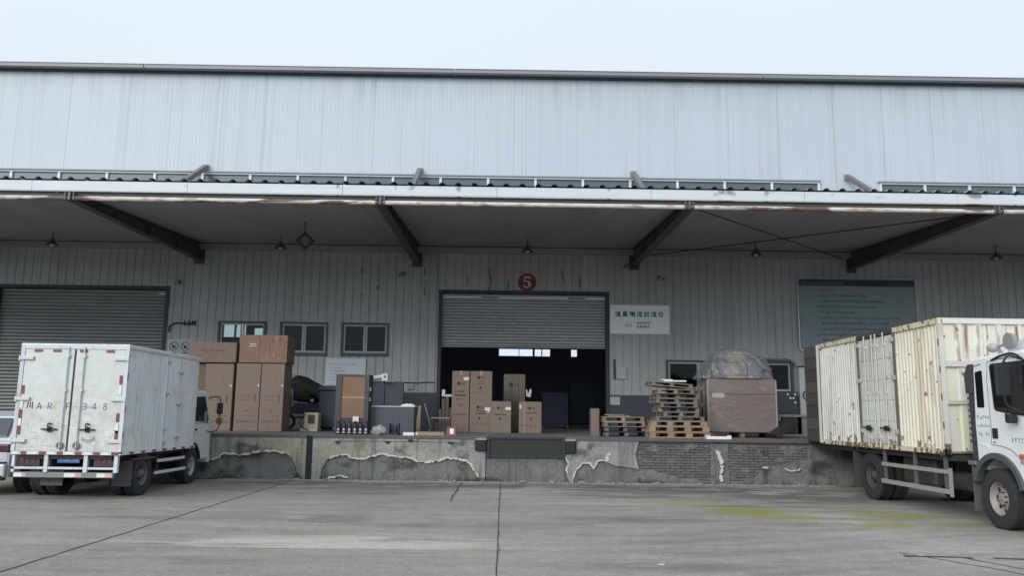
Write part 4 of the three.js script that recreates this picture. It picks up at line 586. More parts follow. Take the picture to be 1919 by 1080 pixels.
// ---------------------------------------------------------------- pallets and wrapped goods on the right half
{
  const pm = [[.25, .2, .145], [.175, .148, .118], [.145, .125, .104], [.27, .2, .135], [.2, .17, .135]].map(c => { const m = M(tex(64, 256, (u, v) => { const k = .75 + .45 * fbm(u * 20, v * 2.5, 4, 461 + Math.round(c[0] * 100)); return [c[0] * k, c[1] * k, c[2] * k]; }), .85); return m; }), blueM = M([.012, .018, .036], .6), orange = [M([.27, .17, .11], .8), M([.31, .215, .145], .8)], block = M([.16, .13, .1], .9);
  function pallet(label, x0, x1, y, z, d, h, ms, group, nb = 5, tilt = 0, open = 0) {
    const t = thing('pallet', label, 'pallet', [(x0 + x1) / 2, y, z - d / 2], group), pick = () => ms[Math.floor(rnd() * ms.length)], bt = h * .17, w = x1 - x0;
    for (let k = 0; k < nb; k++) { const dz = d / nb; obj('deck_board', bx(x0, x1, y + h - bt, y + h, z - k * dz - dz + .035, z - k * dz, .003), pick(), t); }
    for (let k = 0; k < 3; k++) obj('bottom_board', bx(x0, x1, y, y + bt, z - k * (d - .1) / 2 - .1, z - k * (d - .1) / 2, .003), pick(), t);
    const nx = open || 3; for (let k = 0; k < nx; k++) for (let j = 0; j < 3; j++) { const bxw = open ? .17 : .1, X = x0 + k * (w - bxw) / (nx - 1), Z = z - .004 - j * (d - .108) / 2; obj('block', bx(X, X + bxw, y + bt, y + h - bt, Z - .1, Z), open ? pick() : (rnd() < .5 ? pick() : block), t); }
    if (tilt) t.rotation.z = tilt; t.rotation.y = rr(-.03, .03); return t;
  }
  const g1 = 'low pallet stack by the doorway', g2 = 'tall pallet stack beside the wrapped crate', ord = ['lowest', 'second', 'third', 'fourth', 'fifth', 'sixth', 'seventh', 'eighth', 'ninth', 'tenth', 'eleventh'];
  pallet('blue plastic pallet, lowest of the low stack by the doorway', 2.78, 3.95, FL, -22.2, 1, .13, [blueM], g1); pallet('blue plastic pallet, second from below in the low stack', 2.8, 3.9, FL + .132, -22.2, 1, .13, [blueM], g1);
  pallet('pale wooden pallet, third from below in the low stack', 2.76, 3.88, FL + .264, -22.15, 1, .135, pm, g1); pallet('pale wooden pallet, topmost of the low stack by the doorway', 2.72, 3.86, FL + .401, -22.2, 1, .14, [pm[0], pm[3], orange[1]], g1);
  const pk = thing('loose_board', 'pale loose board lying on the low pallet stack', 'board', [3.15, FL + .545, -22.4]); obj('board', [bx(2.9, 3.5, FL + .545, FL + .575, -22.6, -22.4), bx(2.8, 3.35, FL + .577, FL + .6, -22.5, -22.38)], pm[0], pk);
  const cb = thing('cable_scrap', 'tangle of dark strapping hanging beside the low pallet stack', 'strapping', [4.05, FL, -22.1]); obj('strap', [tube([[3.95, FL + .05, -22.05], [4.1, FL + .3, -22.0], [4.02, FL + .45, -22.0], [3.98, FL + .25, -22.02]], .012), tube([[3.92, FL, -22.1], [4.0, FL + .2, -22.05], [4.14, FL + .42, -22.1], [4.2, FL + .1, -22.2], [4.05, FL + .02, -22.0]], .01)], M([.12, .12, .12], .6), cb);
  pallet('wide orange pallet with thick blocks, lowest of the tall stack', 3.88, 5.52, FL, -21.6, 1.1, .15, orange, g2, 5, 0, 4); pallet('wide orange pallet with thick blocks, second of the tall stack', 3.9, 5.5, FL + .153, -21.62, 1.1, .15, orange, g2, 5, 0, 4); pallet('wide reddish pallet, third of the tall stack', 3.95, 5.46, FL + .306, -21.65, 1.05, .135, [orange[0], pm[3]], g2, 5, 0, 4);
  let y = FL + .444; for (let i = 0; i < 7; i++) { const a = [4.1, 4.3, 4.18, 4.22, 4.1, 4.12, 4.16][i], w = [1.3, .95, 1.1, 1.0, 1.12, 1.16, .98][i]; pallet(`weathered grey brown pallet, ${ord[i + 3]} from below in the tall stack`, a, a + w, y, -21.7 - .04 * (i % 3), 1, .118, [pm[1], pm[2], pm[4]], g2); y += .1205; }
  { const t = pallet('tilted broken pallet, topmost of the tall stack', 3.98, 5.1, y + .07, -21.75, .95, .11, [pm[0], pm[1]], g2); t.rotation.z = -.075; }
  one('foam_offcut', 'pale foam offcut lying on top of the tall pallet stack', 'foam', [bx(4.35, 4.95, y + .205, y + .25, -22.1, -21.8, .01), bx(4.3, 4.6, y + .25, y + .28, -22.15, -21.9, .008)], M([.6, .61, .58], .8));
  const ub = thing('upright_pallet', 'grey pallet standing on edge between the tall stack and the wrapped crate', 'pallet', [5.62, FL, -23]); for (const [a, b] of [[5.54, 5.62], [5.68, 5.76]]) obj('stringer', bx(a, b, FL, FL + 1.5, -23.1, -23, .004), pm[2], ub); for (let k = 0; k < 6; k++) obj('deck_board', bx(5.5, 5.535, FL + .05 + k * .25, FL + .17 + k * .25, -23.9, -23, .003), pm[4], ub); for (const yy of [.3, .85, 1.3]) obj('block', bx(5.62, 5.68, FL + yy, FL + yy + .12, -23.1, -23.01), pm[1], ub);
  // wrapped crate
  const c = thing('wrapped_crate', 'large mauve brown carton crate tightly wrapped in clear film', 'crate', [6.75, FL, -23]);
  const crease = tex(512, 512, (u, v) => { const a = 1 - Math.abs(2 * fbm(u * 3 + .5, v * 11 + 3 * u + 2 * fbm(u * 4, v * 4, 3, 473), 4, 475) - 1), b = 1 - Math.abs(2 * fbm(u * 8, v * 16 - 5 * u, 4, 477) - 1); return .7 * Math.pow(a, 5) + .3 * Math.pow(b, 6); }, false);
  const mw = tex(512, 512, (u, v) => { const n = fbm(u * 4, v * 8 + 3 * fbm(u * 3, v * 3, 3, 471), 5, 481); const k = .88 + .24 * n; const st = sstep(.62, .7, fbm(u * 3, v * 9 + 3 * u, 5, 491)); return [mix(.175, .27, st * .35) * k, mix(.138, .235, st * .35) * k, mix(.122, .22, st * .35) * k]; });
  obj('carton', (() => { const q = new RoundedBoxGeometry(1.94, 1.5, 1.2, 4, .04); return q.translate(6.7, FL + .14 + .75, -23.25); })(), (() => { const m = P([1, 1, 1], .5, { clearcoat: .7, clearcoatRoughness: .3, bumpMap: crease, bumpScale: .011 }); m.map = mw; return m; })(), c, { uv: .5 });
  for (const x of [5.85, 6.7, 7.55]) obj('skid', bx(x - .06, x + .06, FL, FL + .14, -23.8, -22.7), block, c);
  obj('film_band', bx(5.74, 7.66, 2.3, 2.33, -22.647, -22.642), P([.5, .45, .43], .25, { transmission: .8, thickness: 0 }), c); obj('paper_label', bx(5.86, 6.2, 2.2, 2.33, -22.646, -22.64), M([.36, .34, .31], .5), c);
  for (const x of [5.715, 7.64]) obj('corner_board', bx(x, x + .04, FL + .15, 2.7, -22.66, -22.64), M([.3, .27, .25], .6), c);
  // film bundle
  const b = thing('film_bundle', 'dome of goods under crumpled clear film on top of the crate', 'bundle', [6.7, 2.745, -23.2]);
  obj('inner_carton', bx(6.4, 6.93, 2.76, 3.52, -23.4, -22.92, .015), M([.26, .18, .115], .8), b); obj('carton_tape', bx(6.41, 6.92, 3.36, 3.42, -22.919, -22.915), tapeM, b);
  obj('inner_goods', [bx(5.95, 6.38, 2.76, 3.25, -23.6, -23.0, .06), bx(7.0, 7.4, 2.76, 3.3, -23.6, -23.0, .06), bx(6.1, 7.25, 2.76, 3.4, -23.75, -23.45, .08)], M([.13, .13, .14], .6), b);
  const fg = new THREE.SphereGeometry(1, 150, 80), fp = fg.attributes.position;
  for (let i = 0; i < fp.count; i++) { // tent of film: steep shoulders, creases running down from the top edge
    const x = fp.getX(i), yy = fp.getY(i), z = fp.getZ(i), a = Math.atan2(z, x), lat = Math.asin(clamp(yy, -1, 1)) / (Math.PI / 2), hgt = clamp(lat / .8), cap = clamp((lat - .8) / .2);
    const tab = (p, t) => { for (let q = 0; q + 1 < p.length; q++) if (t <= p[q + 1][0]) return mix(p[q][1], p[q + 1][1], (t - p[q][0]) / (p[q + 1][0] - p[q][0])); return p[p.length - 1][1]; };
    const hw = x < 0 ? tab([[0, 1.08], [.12, 1.02], [.4, .93], [.8, .66], [1, .46]], hgt) : tab([[0, 1.03], [.1, .98], [.35, .95], [.66, .84], [.88, .56], [1, .4]], hgt), hd = tab([[0, .66], [.5, .56], [1, .3]], hgt);
    const c = Math.cos(a), sn = Math.sin(a), m = Math.pow(Math.pow(Math.abs(c), 3.2) + Math.pow(Math.abs(sn), 3.2), -1 / 3.2);
    const rg = (f, s2) => 1 - Math.abs(2 * fbm(c * m * f + 20 + hgt * 2.2 * sn, sn * m * f + 20 - hgt * 2.4 * c, 4, s2) - 1);
    const fold = (.09 * Math.pow(rg(5, 503), 3) + .05 * Math.pow(rg(11, 505), 2) - .06 + .24 * (fbm(c * 3 + 9, hgt * 5 + sn * 3 + 9, 4, 511) - .5)) * (1 - cap), k = m * (1 + fold) * (1 - cap);
    fp.setXYZ(i, c * hw * k, hgt * .83 + .05 * (fbm(c * 3 + 7, sn * 3 + 7, 3, 517) - .3) * hgt + .03 * cap, sn * hd * k);
  }
  fg.computeVertexNormals(); obj('film', fg.translate(6.66, 2.75, -23.25), P([.76, .77, .79], .2, { transmission: .87, thickness: 0, ior: 1.5, side: THREE.DoubleSide, bumpMap: crease, bumpScale: .012 }), b);
  one('reddish_board', 'dark reddish board leaning against the right side of the crate', 'board', bar([7.42, FL + .06, -22.5], [8.05, FL + .52, -22.6], .7, .12), M([.025, .014, .014], .7));
  one('foam_block', 'white foam block on the dock edge below the crate', 'foam', [bx(5.2, 5.82, FL, FL + .075, -20.9, -20.7, .008), bx(5.2, 5.26, FL + .075, FL + .1, -20.9, -20.7), bx(5.76, 5.82, FL + .075, FL + .1, -20.9, -20.7)], M([.7, .71, .7], .8));
  const m = thing('dark_machine', 'dark switch cabinet with pale knobs behind the crate', 'machine', [9.2, FL, -26]); obj('housing', bx(8.75, 9.5, 1.78, 2.5, -26.5, -26, .02), M([.03, .035, .042], .5), m); obj('base', [bx(8.85, 9.75, FL, FL + .05, -26.5, -25.9), bx(8.87, 8.93, FL + .05, 1.78, -26.45, -26.05), bx(9.62, 9.68, FL + .05, 1.78, -26.45, -26.05), bx(8.85, 9.75, 1.7, 1.778, -26.45, -26.02)], M([.2, .22, .21], .6), m); obj('panel', bx(8.95, 9.4, FL + .06, 1.68, -26.3, -26.1), M(.025), m);
  for (const [x, yy] of [[9.17, 2.42], [9.4, 2.42], [9.25, 2.3], [9.35, 2.3], [9.4, 2.16]]) obj('knob', cyl([x, yy, -26], [x, yy, -25.97], .035), M([.5, .5, .48], .4), m);
  const ac = thing('white_unit', 'tall pale grey appliance between the machine and the large truck', 'appliance', [9.9, FL, -26]); obj('housing', bx(9.62, 10.15, FL, 3.3, -26.6, -26.12, .02), M([.36, .38, .39], .5), ac); obj('fan_grille', [new THREE.TorusGeometry(.15, .02, 8, 24).translate(9.86, 2.4, -26.1), bx(9.72, 10.0, 2.39, 2.41, -26.115, -26.1)], M(.03), ac); obj('lower_panel', bx(9.66, 10.1, FL + .06, 1.7, -26.12, -26.11), M([.2, .22, .21], .5), ac);
}

// ---------------------------------------------------------------- vehicles
const tyreM = M([.028, .028, .027], .9, bump(3, .004)), black = M([.015, .016, .017], .7), chass = M([.03, .03, .03], .85), darkGlass = P([.012, .014, .016], .05, { clearcoat: 1 });
const redRef = M([.2, .035, .045], .5), whiteRef = M([.68, .68, .66], .45);
function wheel(parent, x, y, z, r, w, side, rimM, dual = false) {
  const pr = [[r * .56, -w / 2], [r * .9, -w / 2], [r * .97, -w * .44], [r, -w * .34], [r, -w * .12], [r * .985, -w * .1], [r * .985, w * .1], [r, w * .12], [r, w * .34], [r * .97, w * .44], [r * .9, w / 2], [r * .56, w / 2]].map(p => new THREE.Vector2(...p));
  const geos = [new THREE.LatheGeometry(pr, 40).rotateZ(-Math.PI / 2).translate(x, y, z)]; if (dual) geos.push(new THREE.LatheGeometry(pr, 30).rotateZ(-Math.PI / 2).translate(x + side * -(w + .06), y, z));
  const lugs = []; for (let k = 0; k < 44; k++) { const a = k / 44 * Math.PI * 2; for (const s of [-1, 1]) { const b = new THREE.BoxGeometry(w * .2, .014, r * .075).translate(s * w * .37, r * .995, 0).rotateX(a + s * .03); lugs.push(b.translate(x, y, z)); } }
  const t = obj('wheel', [...geos, ...lugs], tyreM, parent);
  const s = side, R = r * .57, dish = [[R, w * .42], [R * .96, w * .46], [R * .9, w * .4], [R * .84, w * .12], [R * .6, dual ? -.05 : w * .1], [R * .42, dual ? -.02 : w * .22], [R * .3, dual ? .1 : w * .34], [0, dual ? .12 : w * .36]].map(p => new THREE.Vector2(...p));
  obj('rim', new THREE.LatheGeometry(dish, 36).rotateZ(-s * Math.PI / 2).translate(x, y, z), rimM, t);
  const ho = [], bo = []; for (let k = 0; k < 8; k++) { const a = k / 8 * Math.PI * 2, d = (dual ? .0 : w * .12); const c = new THREE.CylinderGeometry(R * .105, R * .105, .012, 10).rotateZ(Math.PI / 2).translate(x + s * d, y + Math.cos(a) * R * .71, z + Math.sin(a) * R * .71); if (k % 1 === 0) ho.push(c); const a2 = a + .4, e = dual ? .03 : w * .3; bo.push(new THREE.CylinderGeometry(R * .05, R * .05, .03, 6).rotateZ(Math.PI / 2).translate(x + s * e, y + Math.cos(a2) * R * .4, z + Math.sin(a2) * R * .4)); }
  obj('hand_hole', ho, black, t); obj('wheel_nut', bo, chass, t);
  return t;
}
// ---- small white box truck, rear towards the yard
{
  const L = -9.1, R = -7.07, Y0 = .85, Y1 = 2.88, ZR = -15.2, ZF = -18.8;
  const t = thing('box_truck', 'small dirty white box truck parked nose to the dock', 'truck', [-8.08, 0, -17.6]);
  const grime = tex(512, 256, (u, v) => { const n = fbm(u * 8, v * 5, 5, 521), s = fbm(u * 60, v * 2, 4, 531), low = sstep(.5, .7, fbm(u * 14, v * 9, 4, 541)) ; let g = .74 * (.84 + .2 * n); g *= 1 - .16 * sstep(.55, .75, s); const ru = sstep(.66, .75, fbm(u * 18 + 4, v * 16, 4, 551)); return [g * mix(.97, .86, ru), g * mix(1, .84, ru), g * mix(1.005, .78, ru)]; });
  const paint = M(grime, .5), frameM = M(grime, .55); frameM.color.setRGB(.82, .84, .86);
  const body = obj('cargo_box', [bx(L + .03, R - .03, Y0, Y1 - .03, ZF, ZR - .05), bx(L, R, Y1 - .035, Y1, ZF, ZR)], paint, t, { uv: .25 });
  obj('corner_post', [bx(L, L + .07, Y0, Y1 - .036, ZR - .05, ZR)], frameM, body, { uv: .3 }); obj('corner_post', [bx(R - .07, R, Y0, Y1 - .036, ZR - .05, ZR)], frameM, body, { uv: .3 }); obj('header', bx(L + .07, R - .07, Y1 - .1, Y1 - .036, ZR - .05, ZR), frameM, body, { uv: .3 });
  const dents = (c, r) => { c.strokeStyle = 'rgba(60,50,45,.6)'; for (let i = 0; i < 12; i++) { c.lineWidth = 1 + r() * 2; c.beginPath(); const x = r() * 384, y = 560 + r() * 200; c.moveTo(x, y); c.lineTo(x + 20 + 60 * r(), y + 10 * (r() - .5)); c.stroke(); } };
  const doorTex = (i) => canvasTex(384, 784, (c, w, h) => {
    const r = mulberry(60 + i); c.fillStyle = '#c3c7c2'; c.fillRect(0, 0, w, h);
    for (let k = 0; k < 260; k++) { c.fillStyle = ['rgba(150,148,138,.05)', 'rgba(226,228,224,.10)', 'rgba(118,104,88,.05)'][k % 3]; const s = 20 + 90 * r() * r(); c.beginPath(); c.ellipse(r() * w, h * Math.sqrt(r()), s, s * (.2 + .5 * r()), r() * 3, 0, 7); c.fill(); }
    for (let k = 0; k < 260; k++) { c.fillStyle = `rgba(${90 + 30 * r()},${78 + 20 * r()},62,${.05 + .1 * r()})`; const x = r() * w; c.fillRect(x, h * (.72 + .28 * r()), 1 + 2 * r(), 10 + 60 * r()); }
    for (let k = 0; k < 420; k++) { c.fillStyle = 'rgba(92,72,56,.28)'; c.fillRect(r() * w, h * (1 - .22 * r() * r()), 1 + 5 * r(), 1 + 3 * r()); } dents(c, r);
    for (const [hx, hy] of i ? [[w - 60, .09], [w - 70, .48], [w - 60, .88], [150, .76]] : [[40, .09], [50, .48], [40, .88], [250, .76]]) for (let k = 0; k < 26; k++) { const x = hx + (r() - .5) * 90; c.fillStyle = `rgba(112,70,44,${.08 + .16 * r()})`; c.fillRect(x, h * hy + 8 * r(), 1 + 2.5 * r(), 12 + 70 * r() * r()); }
    c.fillStyle = 'rgba(120,118,110,.22)'; for (let k = 0; k < 18; k++) c.fillRect(r() * w * .5, h * (.56 + .02 * r()), w * .5 * r(), 1 + 3 * r());
    c.fillStyle = c.strokeStyle = '#22272d'; c.font = '72px sans-serif'; const Y = h * (1 - (1.76 - .9) / 1.92);
    const tx = (s, x) => c.fillText(s, (x - (i ? -8.065 : -9.03)) / .94 * w, Y + 34);
    if (!i) { glyph(c, GL.chuan, 48, Y - 28, 60, 9); tx('A', -8.72); tx('R', -8.52); tx('F', -8.17); } else { c.fillStyle = '#2b3a4c'; tx('3', -7.86); tx('4', -7.68); tx('8', -7.47); }
    if (i) { c.strokeStyle = '#4a4a44'; c.lineWidth = 5; for (const q of [0, 14]) { c.beginPath(); c.arc(150, 640 + q, 62, .5, 2.5); c.stroke(); } }
  });
  [[L + .075, -8.095], [-8.065, R - .075]].forEach(([a, b], i) => {
    const d = obj('rear_door', bx(a, b, Y0 + .03, Y1 - .105, ZR - .05, ZR - .012, .006), paint, t, { uv: .3 });
    quad('door_skin', doorTex(i), a + .006, b - .006, Y0 + .036, Y1 - .111, ZR - .0095, d, .45);
    const rx = i ? -7.9 : -8.2; obj('lock_rod', [cyl([rx, Y0 + .05, ZR + .02], [rx, Y1 - .06, ZR + .02], .014), bx(rx - .03, rx + .03, 2.62, 2.68, ZR - .009, ZR + .04), bx(rx - .03, rx + .03, 1.98, 2.03, ZR - .009, ZR + .04)], frameM, d);
    obj('rod_keeper', new THREE.TorusGeometry(.05, .018, 8, 16).translate(rx, Y0 + .14, ZR + .02), M([.18, .19, .18], .5), d);
    const hx = i ? -7.72 : -8.42; obj('handle', [bx(hx - .15, hx + .14, 1.27, 1.295, ZR + .005, ZR + .03), bx(hx - .035, hx + .035, 1.235, 1.33, ZR - .008, ZR + .03), new THREE.TorusGeometry(.035, .012, 6, 12, 4).translate(hx, 1.36, ZR + .02)], black, d);
    for (const y of [2.6, 1.84, 1.07]) { const e = i ? R : L, s = i ? -1 : 1; obj('hinge', [bx(e - s * .01, e + s * .26, y - .034, y + .034, ZR - .008, ZR + .032, .014), cyl([e, y - .05, ZR + .012], [e, y + .05, ZR + .012], .022)], M([.52, .54, .54], .4), d); }
  });
  obj('door_seal', bx(-8.094, -8.066, Y0 + .03, Y1 - .1, ZR - .04, ZR - .006), M(.03), t);
  const refl = (a, b, c, d, m, z = ZR + .004) => obj('reflector', bx(a, b, c, d, z - .003, z), m, t);
  obj('rear_sill', bx(L, R, Y0 - .03, Y0 + .028, ZR - .06, ZR), frameM, t);
  for (let k = 0; k < 12; k++) refl(L + .02 + k * .167, L + .02 + k * .167 + rr(.1, .15), Y0 - .026, Y0 + .024, k % 2 ? redRef : whiteRef);
  for (const [x, y, m] of [[L + .08, 2.0, 1], [L + .08, 1.74, 0], [L + .08, 1.55, 1], [L + .08, 1.25, 1], [L + .08, 1.4, 0], [R - .14, 2.2, 1], [R - .14, 2.0, 0], [R - .14, 1.5, 1], [R - .14, 1.3, 0], [R - .14, 1.18, 1]]) refl(x, x + .055, y - .07, y + .09, m ? redRef : whiteRef);
  for (const x of [-8.85, -8.5, -8.0, -7.5]) refl(x, x + .15, 2.72, 2.765, redRef);
  // right side: ribbed panel and side door
  const rib = [[-.02, 0], [-.012, .0035], [.012, .0035], [.02, 0]];
  const sd = (z0, z1, o) => ribbon(ribs(z0, z1, .117, rib), (z, d, s) => [R - .03 + o + d, s ? Y1 - .04 : Y0 + .03, z]);
  obj('side_panel', sd(-16.93, ZR - .06, .004), paint, body, { uv: .3 });
  const door = obj('side_door', [sd(-18.7, -17.0, .012), bx(R - .03, R - .012, Y0 + .03, Y1 - .04, -17.0, -16.985), bx(R - .03, R - .012, Y0 + .03, Y1 - .04, -18.73, -18.71)], paint, t, { uv: .3 });
  obj('lock_rod', cyl([R + .005, Y0 + .05, -17.08], [R + .005, Y1 - .06, -17.08], .014), frameM, door); for (const y of [2.5, 1.82, 1.12]) obj('latch', bx(R - .01, R + .03, y - .035, y + .035, -17.85, -17.6, .012), M([.6, .61, .6], .4), door); for (const y of [2.66, 2.0, 1.25, .98]) obj('keeper', bx(R - .01, R + .025, y - .03, y + .03, -17.12, -17.03, .006), M([.4, .4, .4], .5), door);
  for (const [a, b] of [[Y0 - .03, Y0 + .028], [Y1 - .075, Y1 - .037]]) obj('side_rail', bx(R - .025, R + .005, a, b, ZF, ZR - .061), frameM, t, { uv: .3 });
  for (let k = 0; k < 14; k++) obj('reflector', bx(R + .005, R + .008, Y0 - .024, Y0 + .02, ZR - .1 - k * .25 - .16, ZR - .1 - k * .25), k % 2 ? redRef : whiteRef, t); for (const y of [2.55, 2.2, 1.6, 1.1]) obj('reflector', bx(R + .001, R + .004, y, y + .14, ZR - .045, ZR - .01), redRef, t);
  // chassis, underrun, plate, flaps
  obj('chassis', [bx(-8.5, -8.38, .55, .8, -20.0, -15.3), bx(-7.78, -7.66, .55, .8, -20.0, -15.3), bx(-8.9, -7.25, .74, .815, -18.7, -15.26), bx(-8.38, -7.78, .5, .72, -19.0, -16.8), cyl([-8.9, .42, -16.25], [-7.3, .42, -16.25], .09), cyl([-8.9, .4, -19], [-7.3, .4, -19], .06)], chass, t);
  obj('underrun_frame', [bx(L + .02, R - .06, .555, .595, ZR - .1, ZR - .04), ...[-8.45, -7.72, R - .09].map(x => bx(x - .035, x + .035, .5, Y0 - .031, ZR - .1, ZR - .03)), bx(L + .02, L + .07, .5, Y0 - .031, ZR - .1, ZR - .04)], frameM, t, { uv: .3 });
  const bar2 = obj('bumper_bar', bx(L + .06, R - .13, .4, .5, ZR - .14, ZR - .05, .01), M([.2, .2, .195], .6), t); for (const [a, b, m] of [[-9.03, -8.88, 0], [-8.88, -8.8, 1], [-8.1, -7.9, 0], [-7.9, -7.78, 1], [-7.5, -7.35, 0], [-7.35, -7.22, 2]]) obj('reflector', bx(a, b, .415, .485, ZR - .05, ZR - .046), [whiteRef, M([.5, .32, .32], .5), M([.55, .42, .3], .5)][m], bar2);
  for (const x of [-9.0, -7.6]) obj('light_cluster', bx(x, x + .4, .61, .8, ZR - .16, ZR - .1), M([.03, .028, .028], .5), t); for (const x of [-8.92, -8.82, -8.72, -7.5, -7.4, -7.3]) obj('lamp', bx(x - .04, x + .04, .65, .77, ZR - .1, ZR - .088, .008), x % .2 ? M([.1, .03, .03], .3) : M([.12, .12, .12], .3), t);
  const pl = obj('number_plate', bx(-8.28, -7.86, .665, .79, ZR - .12, ZR - .104), M([.02, .06, .2], .4), t);
  quad('plate_print', canvasTex(256, 80, (c, w, h) => { c.fillStyle = '#2c5590'; c.fillRect(0, 0, w, h); c.strokeStyle = '#9fb3cc'; glyph(c, GL.chuan, 10, 14, 48, 6); c.fillStyle = '#a9bbd2'; c.font = 'bold 56px sans-serif'; c.fillText('ARF348', 62, 60, 186); speckle(c, w, h, 200, mulberry(4), ['#42536b', '#2a456f'], 2, 9); }), -8.275, -7.865, .67, .785, ZR - .102, pl, .5);
  obj('mudflap', bx(-8.66, -8.24, .24, .52, ZR - .3, ZR - .285), M([.1, .1, .1], .8), t); obj('mudflap', bx(-7.42, -7.06, .22, .72, -15.72, -15.7), M([.06, .06, .062], .8), t); obj('mudguard', bx(-7.42, -7.06, .7, .73, -16.75, -15.7), M([.07, .07, .072], .8), t);
  const rimA = M([.12, .12, .12], .7, { metalness: .2 }); wheel(t, -7.19, .42, -16.25, .42, .21, 1, rimA, true); wheel(t, -8.96, .42, -16.25, .42, .21, -1, rimA, true); wheel(t, -7.3, .4, -19.0, .4, .22, 1, M([.3, .3, .3], .6)); wheel(t, -8.85, .4, -19.0, .4, .22, -1, M([.3, .3, .3], .6));
  obj('side_guard', [bx(R - .06, R - .03, .6, .66, -18.35, -16.95), bx(R - .06, R - .03, .36, .42, -18.45, -16.85)], frameM, t, { uv: .3 }); for (const z of [-17.0, -18.3]) obj('guard_post', bx(R - .09, R - .061, .36, Y0 - .03, z - .025, z + .025), chass, t);
  // cab-over cab
  const cab = obj('cab', sidePlate([[-18.9, .75], [-18.9, 2.1], [-19.6, 2.14], [-19.8, 2.08], [-20.1, 1.42], [-20.16, 1.2], [-20.16, .5], [-19.56, .5], ...arc(-19.0, .4, .52, 170, 108, 6).map(([a, b]) => [a - .04, b])], -8.95, 1.75, [], .05), M([.6, .62, .62], .35), t);
  const cx = -7.2; obj('side_window', sidePlate([[-19.02, 1.42], [-19.02, 1.98], [-19.6, 2.0], [-19.92, 1.46], [-19.85, 1.38]], cx - .004, .012, [], .003), darkGlass, cab); obj('windscreen', sidePlate([[-19.83, 2.02], [-19.86, 2.04], [-20.12, 1.45], [-20.09, 1.43]], -8.8, 1.45), darkGlass, cab); obj('door_seam', [bx(cx, cx + .005, .9, 1.4, -19.0, -18.985), bx(cx, cx + .005, 1.36, 1.372, -19.95, -19.0)], black, cab); obj('door_handle', bx(cx, cx + .025, 1.2, 1.24, -19.2, -19.06, .01), black, cab); obj('air_intake', cyl([cx - .02, 1.12, -18.96], [cx + .012, 1.12, -18.96], .1), black, cab);
  obj('wheel_arch', sidePlate([...arc(-19.0, .4, .53, 165, 20, 14), ...arc(-19.0, .4, .47, 20, 165, 14)], cx - .03, .05), black, cab);
  const mi = obj('mirror', [tube([[cx - .02, 1.95, -19.8], [cx + .12, 2.0, -19.95], [cx + .22, 1.97, -20.0], [cx + .23, 1.6, -20.0], [cx + .22, 1.25, -20.0], [cx + .1, 1.15, -19.9], [cx - .02, 1.18, -19.85]], .014), bx(cx + .16, cx + .3, 1.58, 1.86, -20.04, -19.97, .03)], black, cab); obj('mirror_lower', bx(cx + .16, cx + .3, 1.34, 1.5, -20.04, -19.97, .03), M([.12, .08, .07], .3), mi);
  obj('roof_fairing', sidePlate([[-18.92, 2.14], [-18.9, 2.3], [-19.3, 2.2], [-19.55, 2.14]], -8.8, 1.5, [], .02), M([.55, .57, .57], .4), cab); obj('front_bumper', bx(-8.95, -7.2, .42, .6, -20.2, -20.05, .03), M([.5, .52, .52], .5), cab); obj('headlight', [bx(-7.5, -7.25, .68, .85, -20.18, -20.15), bx(-8.9, -8.65, .68, .85, -20.18, -20.15)], M([.5, .52, .5], .2), cab);
}
